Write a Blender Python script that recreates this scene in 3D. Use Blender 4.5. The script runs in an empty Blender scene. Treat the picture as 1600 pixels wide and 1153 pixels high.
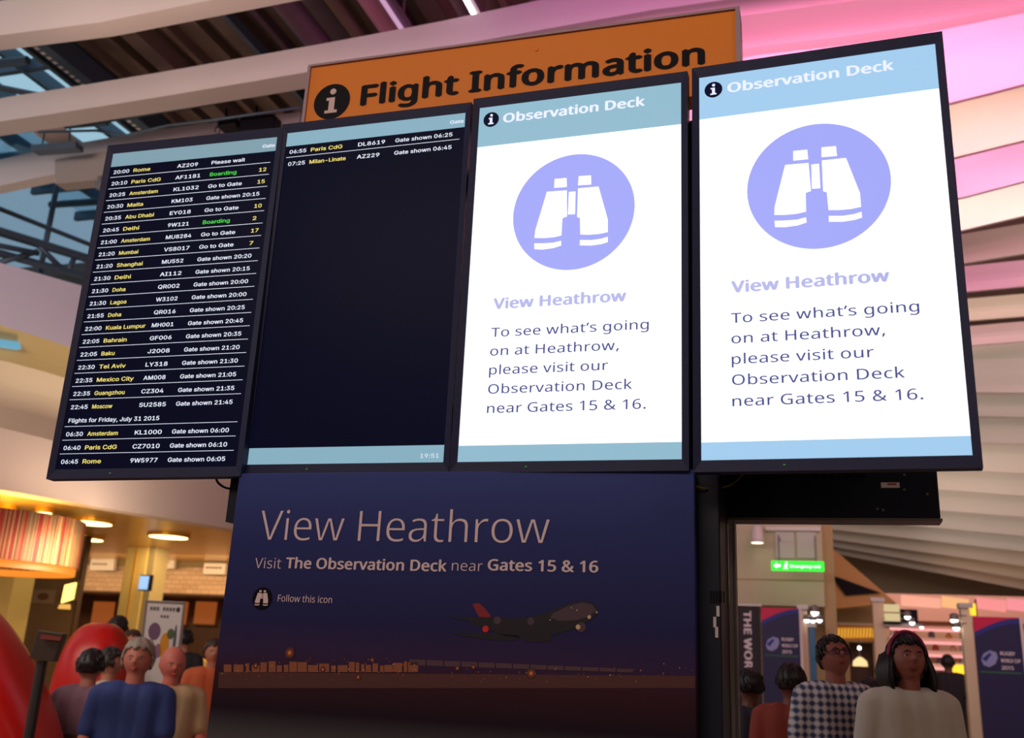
import bpy, math, random, os
from mathutils import Vector, Matrix
from mathutils.geometry import delaunay_2d_cdt
V = Vector
random.seed(7)
scn = bpy.context.scene
COL = scn.collection
CZ = 1.30                      # camera height
RAD = math.radians

# ------------------------------------------------------------------ camera
FPX = 1593.0
PITCH, ROLL = RAD(17.578), RAD(2.720)
fw = V((0, math.cos(PITCH), math.sin(PITCH)))
u0 = V((0, -math.sin(PITCH), math.cos(PITCH)))
x0 = V((1, 0, 0))
CX = x0 * math.cos(ROLL) + u0 * math.sin(ROLL)
CU = -x0 * math.sin(ROLL) + u0 * math.cos(ROLL)
CAM = V((0, 0, CZ))
cd = bpy.data.cameras.new('camera')
cam = bpy.data.objects.new('camera', cd)
COL.objects.link(cam)
cam.matrix_world = Matrix(((CX.x, CU.x, -fw.x, 0), (CX.y, CU.y, -fw.y, 0), (CX.z, CU.z, -fw.z, CZ), (0, 0, 0, 1)))
cd.sensor_width = 36
cd.lens = FPX / 1600 * 36
cd.shift_y = -(576.5 - 531.5) / 1600
cd.clip_end = 300
cd.dof.use_dof = True
cd.dof.focus_distance = 3.2
cd.dof.aperture_fstop = 3.4
scn.camera = cam

# ------------------------------------------------------------------ world, exposure, lights
def lin(c):
    return tuple(((v / 255) / 12.92 if v / 255 <= .04045 else ((v / 255 + .055) / 1.055) ** 2.4) for v in c)

w = bpy.data.worlds.new('sky')
scn.world = w
w.use_nodes = True
bg = w.node_tree.nodes['Background']
bg.inputs[0].default_value = (*lin((192, 210, 222)), 1)
bg.inputs[1].default_value = 1.25
vs = scn.view_settings
vs.view_transform = 'Standard'
vs.look = 'None'
vs.gamma = 1
vs.exposure = 0.0
vs.use_curve_mapping = False

TH = RAD(-17.5)
DU = V((math.cos(TH), math.sin(TH), 0))       # along the displays, to the right
DN = V((-DU.y, DU.x, 0))                      # away behind the displays

def W(u, n, z):
    return DU * u + DN * n + V((0, 0, z))

def area(name, p, tgt, sx, sy, col, power, spread=180):
    l = bpy.data.lights.new(name, 'AREA')
    l.shape = 'RECTANGLE'
    l.size, l.size_y = sx, sy
    l.color = lin(col)
    l.energy = power
    l.spread = RAD(spread)
    o = bpy.data.objects.new(name, l)
    COL.objects.link(o)
    z = (p - tgt).normalized()
    x = DU if abs(DU.dot(z)) < .9 else DN
    x = (x - z * x.dot(z)).normalized()
    y = z.cross(x)
    o.matrix_world = Matrix(((x.x, y.x, z.x, p.x), (x.y, y.y, z.y, p.y), (x.z, y.z, z.z, p.z), (0, 0, 0, 1)))
    return o

# added fill lights for the hall, brightening beams, sign and faces; no visible source
area('hall_light', W(-2.5, -3.0, 5.2), W(-2.0, 6, 4.0), 5, 1.6, (255, 230, 220), 145)
area('hall_light', W(-6.5, 2.0, 4.6), W(-7.5, 9, 2.5), 3, 1.0, (255, 236, 224), 170)
area('purple_uplight', W(-1.2, 5.0, 5.6), W(-1.6, 7, 7.6), 2.5, .5, (230, 120, 230), 30)  # added purple fill that brightens the dark upper ceiling
area('warm_uplight', W(-4.6, 5.4, 5.6), W(-4.6, 7, 7.6), 3, .5, (255, 220, 190), 9)  # added warm fill that lifts the beams from below
area('hall_light', W(3.5, 1.0, 4.8), W(3, 12, 3.0), 4, 1.0, (255, 228, 214), 55)
area('hall_light', W(5.5, 12.0, 4.8), W(3, 20, 2.0), 4, 2.0, (255, 234, 214), 70)
area('hall_light', W(1.8, 20.0, 3.9), W(2.5, 26, 1.5), 4, 1.0, (255, 230, 205), 55)
area('food_court_light', W(-10.0, 14.6, 2.78), W(-10.6, 15, 0), 3, 1.5, (255, 205, 130), 110)
area('soffit_glow', W(-10.6, 11.5, 1.2), W(-10.8, 12.5, 2.8), 2.5, 1.5, (255, 205, 120), 5)
UPL = True
area('counter_light', W(-12.0, 15.6, 2.7), W(-12.0, 17.2, 1.9), 6, .2, (255, 214, 160), 45)
area('cove_light', W(-7.6, 9.3, 1.95), W(-8.9, 9.4, 2.7), 1.4, .3, (255, 232, 200), 50)

# ------------------------------------------------------------------ pixel rays (1600 x 1153 frame)
def ray(px, py):
    return CX * ((px - 800) / FPX) - CU * ((py - 531.5) / FPX) + fw

def Pn(px, py, n, off=0):
    d = ray(px, py)
    return CAM + d * (n / d.dot(DN))

def Pz(px, py, z):
    d = ray(px, py)
    return CAM + d * ((z - CZ) / d.z)

def Pd(px, py, dist):
    return CAM + ray(px, py) * dist

def Pu(px, py, u):
    d = ray(px, py)
    return CAM + d * (u / d.dot(DU))

def unz(p):
    return p.dot(DU), p.dot(DN), p.z

# ------------------------------------------------------------------ materials
MATS = {}
def mat(name, c, rough=.6, metal=0., emit=0., noise=0., nscale=8., bump=0., spec=.5, trans=0., alpha=1.):
    if name in MATS:
        return MATS[name]
    m = bpy.data.materials.new(name)
    m.use_nodes = True
    nt = m.node_tree
    b = nt.nodes['Principled BSDF']
    L = lin(c)
    b.inputs['Base Color'].default_value = (*L, 1)
    b.inputs['Roughness'].default_value = rough
    b.inputs['Metallic'].default_value = metal
    b.inputs['Specular IOR Level'].default_value = spec
    b.inputs['Transmission Weight'].default_value = trans
    b.inputs['Alpha'].default_value = alpha
    if emit:
        b.inputs['Emission Color'].default_value = (*L, 1)
        b.inputs['Emission Strength'].default_value = emit
        b.inputs['Base Color'].default_value = (*[v * .1 for v in L], 1)
    if noise or bump:
        tc = nt.nodes.new('ShaderNodeTexCoord')
        nz = nt.nodes.new('ShaderNodeTexNoise')
        nz.inputs['Scale'].default_value = nscale
        nz.inputs['Detail'].default_value = 6
        nt.links.new(tc.outputs['Object'], nz.inputs['Vector'])
        if noise:
            mx = nt.nodes.new('ShaderNodeMix')
            mx.data_type = 'RGBA'
            mx.inputs[6].default_value = (*[v * (1 - noise) for v in L], 1)
            mx.inputs[7].default_value = (*[min(1, v * (1 + noise)) for v in L], 1)
            nt.links.new(nz.outputs['Fac'], mx.inputs[0])
            nt.links.new(mx.outputs[2], b.inputs['Base Color'])
        if bump:
            bp = nt.nodes.new('ShaderNodeBump')
            bp.inputs['Strength'].default_value = bump
            bp.inputs['Distance'].default_value = .01
            nt.links.new(nz.outputs['Fac'], bp.inputs['Height'])
            nt.links.new(bp.outputs[0], b.inputs['Normal'])
    MATS[name] = m
    return m

M_BEZ = mat('black_plastic', (42, 47, 80), .5, noise=.15, nscale=40, spec=.2)  # black plastic lifted toward slate blue for lens glare
M_DARK = mat('dark_navy_metal', (26, 32, 48), .45, .3, noise=.2, nscale=6)
M_SCRB = mat('black_screen', (13, 14, 34), .3, emit=.8, spec=.03)
M_WHT = mat('white_screen', (255, 255, 255), .3, emit=1.25)
M_TXW = mat('glowing_white_text', (232, 238, 255), .5, emit=1.0)
M_TXY = mat('glowing_yellow_text', (250, 232, 120), .5, emit=.95)
M_TXG = mat('glowing_green_text', (70, 225, 70), .5, emit=.9)
M_HD1 = mat('grey_blue_bar', (134, 166, 180), .3, emit=.9, spec=.1)
M_HD2 = mat('pale_blue_bar', (138, 178, 196), .3, emit=.95, spec=.1)
M_HD3 = mat('light_blue_bar', (148, 190, 210), .3, emit=.95, spec=.1)
M_HD4 = mat('bright_blue_bar', (164, 206, 240), .3, emit=.97, spec=.1)
M_LAV = mat('lavender_disc', (164, 170, 250), .3, emit=.97, spec=.1)
M_LAVT = mat('lavender_text', (168, 174, 226), .3, emit=1.0)
M_IND = mat('indigo_text', (76, 82, 148), .3, emit=.9, spec=.1)
M_NAVD = mat('navy_disc', (22, 24, 54), .3, emit=.6, spec=.02)
M_ORG = mat('orange_panel', (255, 140, 2), .5, noise=.05, nscale=3)
M_BLK = mat('black_print', (14, 9, 18), .5, spec=.15)
M_SGNF = mat('grey_sign_frame', (168, 142, 150), .45, .2)
M_PINKW = mat('pinkish_white_print', (236, 206, 200), .5)
M_BNT = mat('rose_grey_print', (250, 224, 226), .5)
M_SLAT = mat('painted_slat', (228, 220, 212), .42, noise=.03, nscale=2)
M_BEAM = mat('painted_beam', (196, 184, 184), .5, noise=.05, nscale=2)
M_DECK = mat('brown_roof_deck', (108, 88, 78), .6, noise=.15, nscale=3)
M_SPILL = mat('purple_grey_metal', (112, 84, 104), .5, .2, noise=.15)  # grey metal with the purple light spill put into its colour
M_TRS = mat('dark_blue_steel', (84, 98, 114), .5, .4)
M_GREY = mat('grey_metal', (130, 126, 124), .45, .5)
M_SIL = mat('satin_silver', (190, 186, 184), .35, .7)
M_CRM = mat('cream_wall', (232, 214, 188), .7, noise=.04, nscale=2)
M_MAUVE = mat('mauve_wall', (204, 184, 176), .7, noise=.04, nscale=2)
M_LAVW = mat('lavender_wall', (220, 214, 238), .7, noise=.04, nscale=2)  # bluish daylight is put into this wall colour
M_OLIV = mat('olive_wall', (206, 184, 130), .7, noise=.04, nscale=2)
M_GOLD = mat('gold_soffit', (214, 170, 92), .28, .55, noise=.08, nscale=1.2)
M_TAN = mat('tan_wall', (178, 152, 108), .7, noise=.06, nscale=2)
M_BRN = mat('dark_brown_wood', (74, 46, 32), .6, noise=.2)
M_FLR = mat('stone_floor', (176, 164, 150), .25, noise=.08, nscale=5)
M_RED = mat('red_vinyl', (205, 24, 16), .32, noise=.06, nscale=4)
M_BRK = mat('pale_brick', (206, 176, 146), .8, noise=.12, nscale=9, bump=.4)
M_MORT = mat('mortar', (150, 124, 100), .9)
M_COLM = mat('cream_column', (206, 188, 130), .5, noise=.04)
M_COLS = mat('grey_column_side', (150, 142, 118), .5)  # shade of the column's right side put into a greyer tone
M_LAMP = mat('warm_lamp', (255, 236, 160), .5, emit=4.5)
M_LAMPW = mat('white_lamp', (255, 250, 240), .5, emit=6)
M_GRN = mat('lit_green_sign', (20, 200, 40), .5, emit=2.2)
M_GRNT = mat('lit_pale_sign_text', (225, 255, 225), .5, emit=2.4)
M_YEL = mat('lit_yellow', (255, 196, 40), .5, emit=1.6)
M_GLD = mat('gold_leaf', (226, 166, 40), .35, .5)
M_WHTB = mat('white_board', (225, 218, 214), .5)
M_WPR = mat('white_print', (230, 226, 230), .5)

def glass(name, tint):
    m = bpy.data.materials.new(name)
    m.use_nodes = True
    nt = m.node_tree
    nt.nodes.clear()
    o = nt.nodes.new('ShaderNodeOutputMaterial')
    mx = nt.nodes.new('ShaderNodeMixShader')
    t = nt.nodes.new('ShaderNodeBsdfTransparent')
    g = nt.nodes.new('ShaderNodeBsdfGlossy')
    t.inputs[0].default_value = (*lin(tint), 1)
    g.inputs['Roughness'].default_value = .05
    mx.inputs[0].default_value = .07
    nt.links.new(t.outputs[0], mx.inputs[1])
    nt.links.new(g.outputs[0], mx.inputs[2])
    nt.links.new(mx.outputs[0], o.inputs[0])
    return m
M_GLS = glass('window_glass', (225, 240, 245))
M_GLSB = glass('tinted_window_glass', (196, 208, 216))

# ------------------------------------------------------------------ mesh helpers
ORG = {}
class MB:
    def __init__(s):
        s.v, s.f = [], []
    def add(s, vs_, fs):
        k = len(s.v)
        s.v += [V(p) for p in vs_]
        s.f += [tuple(k + i for i in f) for f in fs]
        return s
    def hexa(s, a, b):            # a, b: two matching quads
        return s.add(list(a) + list(b), [(3, 2, 1, 0), (4, 5, 6, 7), (0, 1, 5, 4), (1, 2, 6, 5), (2, 3, 7, 6), (3, 0, 4, 7)])
    def box(s, u0_, u1, n0, n1, z0, z1):
        return s.hexa([W(u0_, n0, z0), W(u1, n0, z0), W(u1, n1, z0), W(u0_, n1, z0)],
                      [W(u0_, n0, z1), W(u1, n0, z1), W(u1, n1, z1), W(u0_, n1, z1)])
    def fbox(s, fr, a0, a1, b0, b1, c0, c1):
        return s.prism(fr, [(a0, b0), (a1, b0), (a1, b1), (a0, b1)], c0, c1)
    def prism(s, fr, pts, c0, c1):
        n = len(pts)
        vs_ = [fr.pt(a, b, c0) for a, b in pts] + [fr.pt(a, b, c1) for a, b in pts]
        fs = [tuple(range(n)), tuple(range(2 * n - 1, n - 1, -1))]
        fs += [(i, i + n, (i + 1) % n + n, (i + 1) % n) for i in range(n)]
        return s.add(vs_, fs)
    def tube(s, pts, r, seg=8, cap=True):
        pts = [V(p) for p in pts]
        if not isinstance(r, (list, tuple)):
            r = [r] * len(pts)
        vs_, fs = [], []
        t0 = (pts[1] - pts[0]).normalized()
        up = V((0, 0, 1)) if abs(t0.z) < .9 else V((1, 0, 0))
        a = t0.cross(up).normalized()
        for i, p in enumerate(pts):
            t = (pts[min(i + 1, len(pts) - 1)] - pts[max(i - 1, 0)]).normalized()
            a = (a - t * a.dot(t)).normalized()
            b = t.cross(a)
            for k in range(seg):
                an = 2 * math.pi * k / seg
                vs_.append(p + (a * math.cos(an) + b * math.sin(an)) * r[i])
        for i in range(len(pts) - 1):
            for k in range(seg):
                k2 = (k + 1) % seg
                fs.append((i * seg + k, i * seg + k2, (i + 1) * seg + k2, (i + 1) * seg + k))
        if cap:
            fs.append(tuple(range(seg - 1, -1, -1)))
            fs.append(tuple((len(pts) - 1) * seg + k for k in range(seg)))
        return s.add(vs_, fs)
    def lathe(s, c, prof, seg=24, sx=1, sy=1):     # prof: (r, z)
        vs_, fs = [], []
        for r, z in prof:
            for k in range(seg):
                a = 2 * math.pi * k / seg
                vs_.append(c + V((r * sx * math.cos(a), r * sy * math.sin(a), z)))
        for i in range(len(prof) - 1):
            for k in range(seg):
                k2 = (k + 1) % seg
                fs.append((i * seg + k, i * seg + k2, (i + 1) * seg + k2, (i + 1) * seg + k))
        fs.append(tuple(range(seg - 1, -1, -1)))
        fs.append(tuple((len(prof) - 1) * seg + k for k in range(seg)))
        return s.add(vs_, fs)
    def ball(s, c, r, seg=12, rings=8, sc=(1, 1, 1)):
        prof = [(math.sin(math.pi * i / rings) * r + 1e-4, -math.cos(math.pi * i / rings) * r) for i in range(rings + 1)]
        k = len(s.v)
        s.lathe(V((0, 0, 0)), prof, seg)
        for i in range(k, len(s.v)):
            q = s.v[i]
            s.v[i] = c + V((q.x * sc[0], q.y * sc[1], q.z * sc[2]))
        return s
    def build(s, name, m, parent=None, smooth=False, bevel=0, **kw):
        org = ORG.get(parent.name, V((0, 0, 0))) if parent else V((0, 0, 0))
        if not parent and s.v:
            zs = min(p.z for p in s.v)
            c = sum(s.v, V((0, 0, 0))) / len(s.v)
            org = V((c.x, c.y, zs))
        me = bpy.data.meshes.new(name)
        me.from_pydata([p - org for p in s.v], [], s.f)
        me.update()
        me.materials.append(m)
        if smooth:
            for p in me.polygons:
                p.use_smooth = True
        o = bpy.data.objects.new(name, me)
        COL.objects.link(o)
        if parent:
            o.parent = parent
        else:
            o.location = org
        ORG[o.name] = org
        if bevel:
            b = o.modifiers.new('bevel', 'BEVEL')
            b.width = bevel
            b.segments = 2
            b.limit_method = 'ANGLE'
        for k, v in kw.items():
            o[k] = v
        return o

def thing(name, label, cat, loc, group=None):
    o = bpy.data.objects.new(name, None)
    o.empty_display_size = .1
    COL.objects.link(o)
    o.location = loc
    o['label'] = label
    o['category'] = cat
    if group:
        o['group'] = group
    ORG[o.name] = V(loc)
    return o

def tag(o, label, cat, group=None):
    o['label'] = label
    o['category'] = cat
    if group:
        o['group'] = group
    return o

class Fr:
    def __init__(s, o, ex, ey, en):
        s.o, s.ex, s.ey, s.en = o, ex, ey, en
    def pt(s, a, b, c=0.):
        return s.o + s.ex * a + s.ey * b + s.en * c
    def loc(s, px, py):
        d = ray(px, py)
        p = CAM + d * ((s.o - CAM).dot(s.en) / d.dot(s.en)) - s.o
        return p.dot(s.ex), p.dot(s.ey)
    def sh(s, c):
        return Fr(s.o + s.en * c, s.ex, s.ey, s.en)

def nframe(u, n, z):             # a frame facing the photographer, parallel to the displays
    return Fr(W(u, n, z), DU, V((0, 0, -1)), -DN)

FD = bpy.utils.system_resource('DATAFILES') + '/fonts/'
FONTS = {}
def font(k):
    if k not in FONTS:
        try:
            FONTS[k] = bpy.data.fonts.load(FD + {'sans': 'Inter.woff2', 'humanist': 'NotoSansHebrew-Regular.woff2'}[k])
        except Exception:
            FONTS[k] = None
    return FONTS[k]

TCACHE = {}
def outline(body, f, off, res):
    c = bpy.data.curves.new('t', 'FONT')
    c.body = body
    if font(f):
        c.font = font(f)
    c.resolution_u = res
    c.fill_mode = 'NONE'
    o = bpy.data.objects.new('t', c)
    COL.objects.link(o)
    dg = bpy.context.evaluated_depsgraph_get()
    me = bpy.data.meshes.new_from_object(o.evaluated_get(dg))
    vs_ = [v.co.xy.copy() for v in me.vertices]
    es = [tuple(e.vertices) for e in me.edges]
    bpy.data.objects.remove(o)
    bpy.data.curves.remove(c)
    bpy.data.meshes.remove(me)
    if off and es:                 # thicken or thin the strokes
        nx = dict(es)
        pv = {b: a for a, b in es}
        sg = 1 if sum(vs_[a].cross(vs_[b]) for a, b in es) > 0 else -1
        out = []
        for i, v in enumerate(vs_):
            if i not in nx or i not in pv:
                out.append(v); continue
            d1, d2 = (v - vs_[pv[i]]), (vs_[nx[i]] - v)
            if d1.length < 1e-7 or d2.length < 1e-7:
                out.append(v); continue
            n1, n2 = Vector((d1.y, -d1.x)).normalized(), Vector((d2.y, -d2.x)).normalized()
            m = n1 + n2
            if m.length < .2:
                out.append(v); continue
            m = m.normalized()
            out.append(v + m * (sg * off / max(.5, m.dot(n1))))
        vs_ = out
    return vs_, es

def glyph(ch, f, off, res):
    """filled glyph (non-zero winding) and its advance width"""
    key = (ch, f, off, res)
    if key not in TCACHE:
        mx = lambda q: max(v.x for v in outline(q, f, 0, 2)[0])
        adv = mx('H' + ch + 'H') - mx('HH')
        V_, F_ = [], []
        if ch != ' ':
            vs_, es = outline(ch, f, off, res)
            V_, _, T_, _, _, _ = delaunay_2d_cdt(vs_, es, [], 0, 1e-6)
            for t_ in T_:
                p = (V_[t_[0]] + V_[t_[1]] + V_[t_[2]]) / 3
                w_ = 0
                for a, b in es:
                    a, b = vs_[a], vs_[b]
                    if (a.y > p.y) != (b.y > p.y) and a.x + (p.y - a.y) * (b.x - a.x) / (b.y - a.y) > p.x:
                        w_ += 1 if b.y > a.y else -1
                if w_:
                    F_.append(tuple(t_))
        TCACHE[key] = (V_, F_, adv)
    return TCACHE[key]

def text_geo(body, f, off, spc, res):
    vs_, fs, x = [], [], 0.
    for ch in body:
        V_, F_, adv = glyph(ch, f, off, res)
        k = len(vs_)
        vs_ += [(v.x + x, v.y) for v in V_]
        fs += [tuple(k + i for i in t_) for t_ in F_]
        x += adv * spc
    return vs_, fs

CAPH = {'sans': .727, 'humanist': .714}
def text(body, fr, a, b, cap, m, parent, width=None, f='sans', off=0., bold=0., spc=1., c=.003, res=3, name='text_line', right=None, **kw):
    vs_, fs = text_geo(body, f, off, spc, res)
    sy = cap / CAPH[f]
    if bold:           # thicken the strokes by overlaying shifted outlines
        N = len(vs_)
        sh_ = [(0, 0), (-bold, 0), (bold, 0), (0, bold * .6), (0, -bold * .6)]
        fs = [tuple(i + N * k for i in f_) for k in range(len(sh_)) for f_ in fs]
        vs_ = [(x + dx, y + dy, k * .00005) for k, (dx, dy) in enumerate(sh_) for x, y in vs_]
    else:
        vs_ = [(x, y, 0) for x, y in vs_]
    mn, mx_ = min(v[0] for v in vs_), max(v[0] for v in vs_)
    sx = width / (mx_ - mn) if width else sy
    if right is not None:
        a = right - (mx_ - mn) * sx
    # one mesh per word
    gap = .17
    spans = sorted((min(vs_[i][0] for i in f_), max(vs_[i][0] for i in f_), k) for k, f_ in enumerate(fs))
    groups, end = [], -1e9
    for lo, hi, k in spans:
        if lo > end + gap:
            groups.append([])
        groups[-1].append(k)
        end = max(end, hi)
    o = None
    for g_ in groups:
        idx = sorted({i for k in g_ for i in fs[k]})
        mp_ = {i: j for j, i in enumerate(idx)}
        o = MB().add([fr.pt(a + (vs_[i][0] - mn) * sx, b - vs_[i][1] * sy, c + vs_[i][2]) for i in idx], [tuple(mp_[i] for i in fs[k]) for k in g_]).build(name, m, parent, **kw)
    return o

def disc_pts(a, b, r, n=40, rx=None):
    rx = rx or r
    return [(a + rx * math.cos(2 * math.pi * i / n), b + r * math.sin(2 * math.pi * i / n)) for i in range(n)]

def info_icon(fr, a, b, r, mdisc, mi, parent, c=.003):
    d = MB().prism(fr, disc_pts(a, b, r), c - .001, c).build('icon_disc', mdisc, parent)
    g = MB()
    g.prism(fr, disc_pts(a + r * .03, b - r * .56, r * .17, 16), c, c + .001)
    q = lambda L: [(a + x * r, b + y * r) for x, y in L]
    g.prism(fr, q([(-.3, -.22), (.17, -.22), (.17, .5), (.34, .5), (.34, .66), (-.34, .66), (-.34, .5), (-.15, .5), (-.15, -.06), (-.3, -.06)]), c, c + .001)
    o = g.build('icon_letter', mi, parent)
    return o

# ------------------------------------------------------------------ displays
DH, DW = 1.2178, .685
DISP = [(-1.5389, 3.483, .5611, -15.0342, 1.0503, .7926), (-.8471, 3.3243, .5814, -17.2918, -.2056, .0755),
        (-.1483, 3.0858, .5783, -18.9355, -.4516, -.2524), (.538, 2.7745, .5566, -20.5169, .9348, -.1379)]
def dframe(i):
    x, y, z, t, k, q = DISP[i]
    t, k, q = RAD(t), RAD(k), RAD(q)
    d = V((math.cos(t), math.sin(t), 0))
    nn = V((-d.y, d.x, 0))
    up = V((0, 0, 1)) * math.cos(k) + nn * math.sin(k)
    d2 = d * math.cos(q) + up * math.sin(q)
    u2 = -d * math.sin(q) + up * math.cos(q)
    o = V((x, y, z + CZ))
    return Fr(o + u2 * DH, d2, -u2, d2.cross(u2))
FR = [dframe(i) for i in range(4)]
DLAB = ['tall black departures screen filled with rows of flights, leftmost of the display row',
        'tall black flight screen listing only two flights, second display from the left',
        'tall white observation deck screen with binoculars circle, third display from the left',
        'tall white observation deck screen with binoculars circle, rightmost and largest of the display row']
def display(i):
    fr = FR[i]
    t = thing('information_display', DLAB[i], 'display', fr.pt(DW / 2, DH + .034), 'row of tall information displays')
    s, tp, bt = .0215, .034, .034
    if i == 0:
        s = .024
    bz = MB()
    outer = [(-s, -tp), (DW + s, -tp), (DW + s, DH + bt), (-s, DH + bt)]
    inner = [(0, 0), (DW, 0), (DW, DH), (0, DH)]
    for k in range(4):
        k2 = (k + 1) % 4
        bz.hexa([fr.pt(*outer[k], -.03), fr.pt(*outer[k2], -.03), fr.pt(*inner[k2], -.03), fr.pt(*inner[k], -.03)],
                [fr.pt(*outer[k], .010), fr.pt(*outer[k2], .010), fr.pt(*inner[k2], .004), fr.pt(*inner[k], .004)])
    bz.build('bezel', M_BEZ, t)
    MB().hexa([fr.pt(a, b, -.0302) for a, b in outer],
              [fr.pt(a, b, -.085) for a, b in [(.03, .03), (DW - .03, .03), (DW - .03, DH - .02), (.03, DH - .02)]]).build('housing', M_BEZ, t)
    sc = MB().fbox(fr, 0, DW, 0, DH, -.025, 0).build('screen', M_SCRB if i < 2 else M_WHT, t)
    MB().fbox(fr, DW * .32, DW * .32 + .006, DH + .016, DH + .0185, .008, .0105).build('status_light', mat('dim_green_light', (60, 160, 70), emit=.6), t)
    return t, sc

t1, s1 = display(0)
fr = FR[0]
MB().fbox(fr, 0, DW, 0, .056, .0005, .0015).build('header_bar', M_HD1, s1)
text('Gate', fr, .63, .040, .0185, M_TXW, s1, bold=.02, width=.05, name='header_text')
rows = [l.split('|') for l in '''20:00|Rome|AZ209|Please wait|
20:10|Paris CdG|AF1181|Boarding|12
20:25|Amsterdam|KL1032|Go to Gate|15
20:30|Malta|KM103|Gate shown 20:15|
20:35|Abu Dhabi|EY018|Go to Gate|10
20:45|Delhi|9W121|Boarding|2
21:00|Amsterdam|MU8284|Go to Gate|17
21:20|Mumbai|VS8017|Go to Gate|7
21:20|Shanghai|MU552|Gate shown 20:20|
21:30|Delhi|AI112|Gate shown 20:15|
21:30|Doha|QR002|Gate shown 20:00|
21:30|Lagos|W3102|Gate shown 20:00|
21:55|Doha|QR016|Gate shown 20:25|
22:00|Kuala Lumpur|MH001|Gate shown 20:45|
22:05|Bahrain|GF006|Gate shown 20:35|
22:05|Baku|J2008|Gate shown 21:20|
22:30|Tel Aviv|LY318|Gate shown 21:30|
22:35|Mexico City|AM008|Gate shown 21:05|
22:35|Guangzhou|CZ304|Gate shown 21:35|
22:45|Moscow|SU2585|Gate shown 21:45|
Flights for Friday, July 31 2015
06:30|Amsterdam|KL1000|Gate shown 06:00|
06:40|Paris CdG|CZ7010|Gate shown 06:10|
06:45|Rome|9W5977|Gate shown 06:05|'''.split('\n')]
def flight_row(fr, sc, r, y, lines=True):
    cap = .0205
    K = dict(bold=.016, spc=1.02, res=2)
    if len(r) == 1:
        text(r[0], fr, .018, y, cap, M_TXW, sc, width=.356, name='date_text', **K)
    else:
        text(r[0], fr, .018, y, cap, M_TXW, sc, width=.067, name='time_text', **K)
        wd = {'Rome': .072, 'Paris CdG': .124, 'Milan-Linate': .142}
        text(r[1], fr, .103, y, cap, M_TXY, sc, width=.0133 * len(r[1]) if r[1] not in wd else wd[r[1]], name='destination_text', **K)
        text(r[2], fr, .288, y, cap, M_TXW, sc, width=.0172 * len(r[2]), name='flight_text', **K)
        st = r[3]
        text(st, fr, .43, y, cap, M_TXG if st == 'Boarding' else M_TXW, sc,
             width={'Please wait': .136, 'Boarding': .108, 'Go to Gate': .136}.get(st, .212), name='status_text', **K)
        if r[4]:
            text(r[4], fr, .628, y, cap, M_TXY, sc, width=.0145 * len(r[4]), name='gate_text', **K)
    if lines:
        MB().fbox(fr, .006, .668, y + .0125, y + .0138, .001, .002).build('row_line', M_TXW, sc)
for k, r in enumerate(rows):
    flight_row(fr, s1, r, .0885 + k * .04826, k not in (19, 23))

t2, s2 = display(1)
fr = FR[1]
MB().fbox(fr, 0, DW, 0, .054, .0005, .0015).build('header_bar', M_HD2, s2)
text('Gate', fr, .63, .038, .0185, M_TXW, s2, bold=.02, width=.05, name='header_text')
flight_row(fr, s2, ['06:55', 'Paris CdG', 'DL8619', 'Gate shown 06:25', ''], .086)
flight_row(fr, s2, ['07:25', 'Milan-Linate', 'AZ229', 'Gate shown 06:45', ''], .1345, False)
MB().fbox(fr, 0, DW, 1.163, DH, .0005, .0015).build('footer_bar', M_HD2, s2)
text('19:51', fr, .607, 1.203, .0185, M_TXW, s2, width=.062, name='clock_text')

# binocular icon outline, taken in the local frame of the third display
def crop_loc(L):
    return [FR[2].loc(740 + x / 3.203, 120 + y / 3.203) for x, y in L]
BINO = [crop_loc(L) for L in (
    [(407, 513), (466, 508), (467, 552), (404, 557)],
    [(368, 577), (467, 570), (468, 700), (445, 708), (440, 795), (400, 804), (350, 808), (306, 807), (310, 770)],
    [(305, 835), (345, 835), (400, 832), (438, 822), (439, 845), (400, 858), (345, 865), (305, 863)],
    [(478, 578), (511, 575), (508, 688), (473, 690)],
    [(527, 499), (588, 495), (589, 540), (524, 544)],
    [(524, 560), (626, 551), (672, 715), (672, 778), (630, 787), (580, 791), (535, 790), (534, 708), (519, 702)],
    [(534, 818), (590, 819), (640, 812), (672, 802), (672, 828), (640, 838), (590, 845), (532, 844)])]
def deck_screen(i, hd):
    t, sc = display(i)
    fr = FR[i]
    MB().fbox(fr, 0, DW, 0, .148, .0005, .0015).build('header_bar', hd, sc)
    MB().fbox(fr, 0, DW, 1.167, DH, .0005, .0015).build('footer_bar', hd, sc)
    info_icon(fr, .044, .0495, .0275, M_NAVD, M_TXW, sc)
    text('Observation Deck', fr, .087, .067, .040, M_TXW, sc, width=.482, f='humanist', bold=.034, spc=1.04, name='header_text')
    MB().prism(fr, disc_pts(.3395, .4145, .2, 72), .0005, .0015).build('icon_disc', M_LAV, sc)
    g = MB()
    for L in BINO:
        g.prism(fr, L, .0016, .0026)
    g.build('binocular_icon', M_WHT, sc)
    text('View Heathrow', fr, .088, .729, .043, M_LAVT, sc, width=.43, f='humanist', bold=.038, spc=1.04, name='heading_text')
    for k, (s, wd) in enumerate((("To see what's going", .5), ('on at Heathrow,', .41), ('please visit our', .378), ('Observation Deck', .452), ('near Gates 15 & 16.', .493))):
        text(s.replace("'", '\u2019'), fr, .087, .822 + .0612 * k, .037, M_IND, sc, width=wd, f='humanist', bold=.006, spc=1.04, name='body_text')
deck_screen(2, M_HD3)
deck_screen(3, M_HD4)

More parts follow.
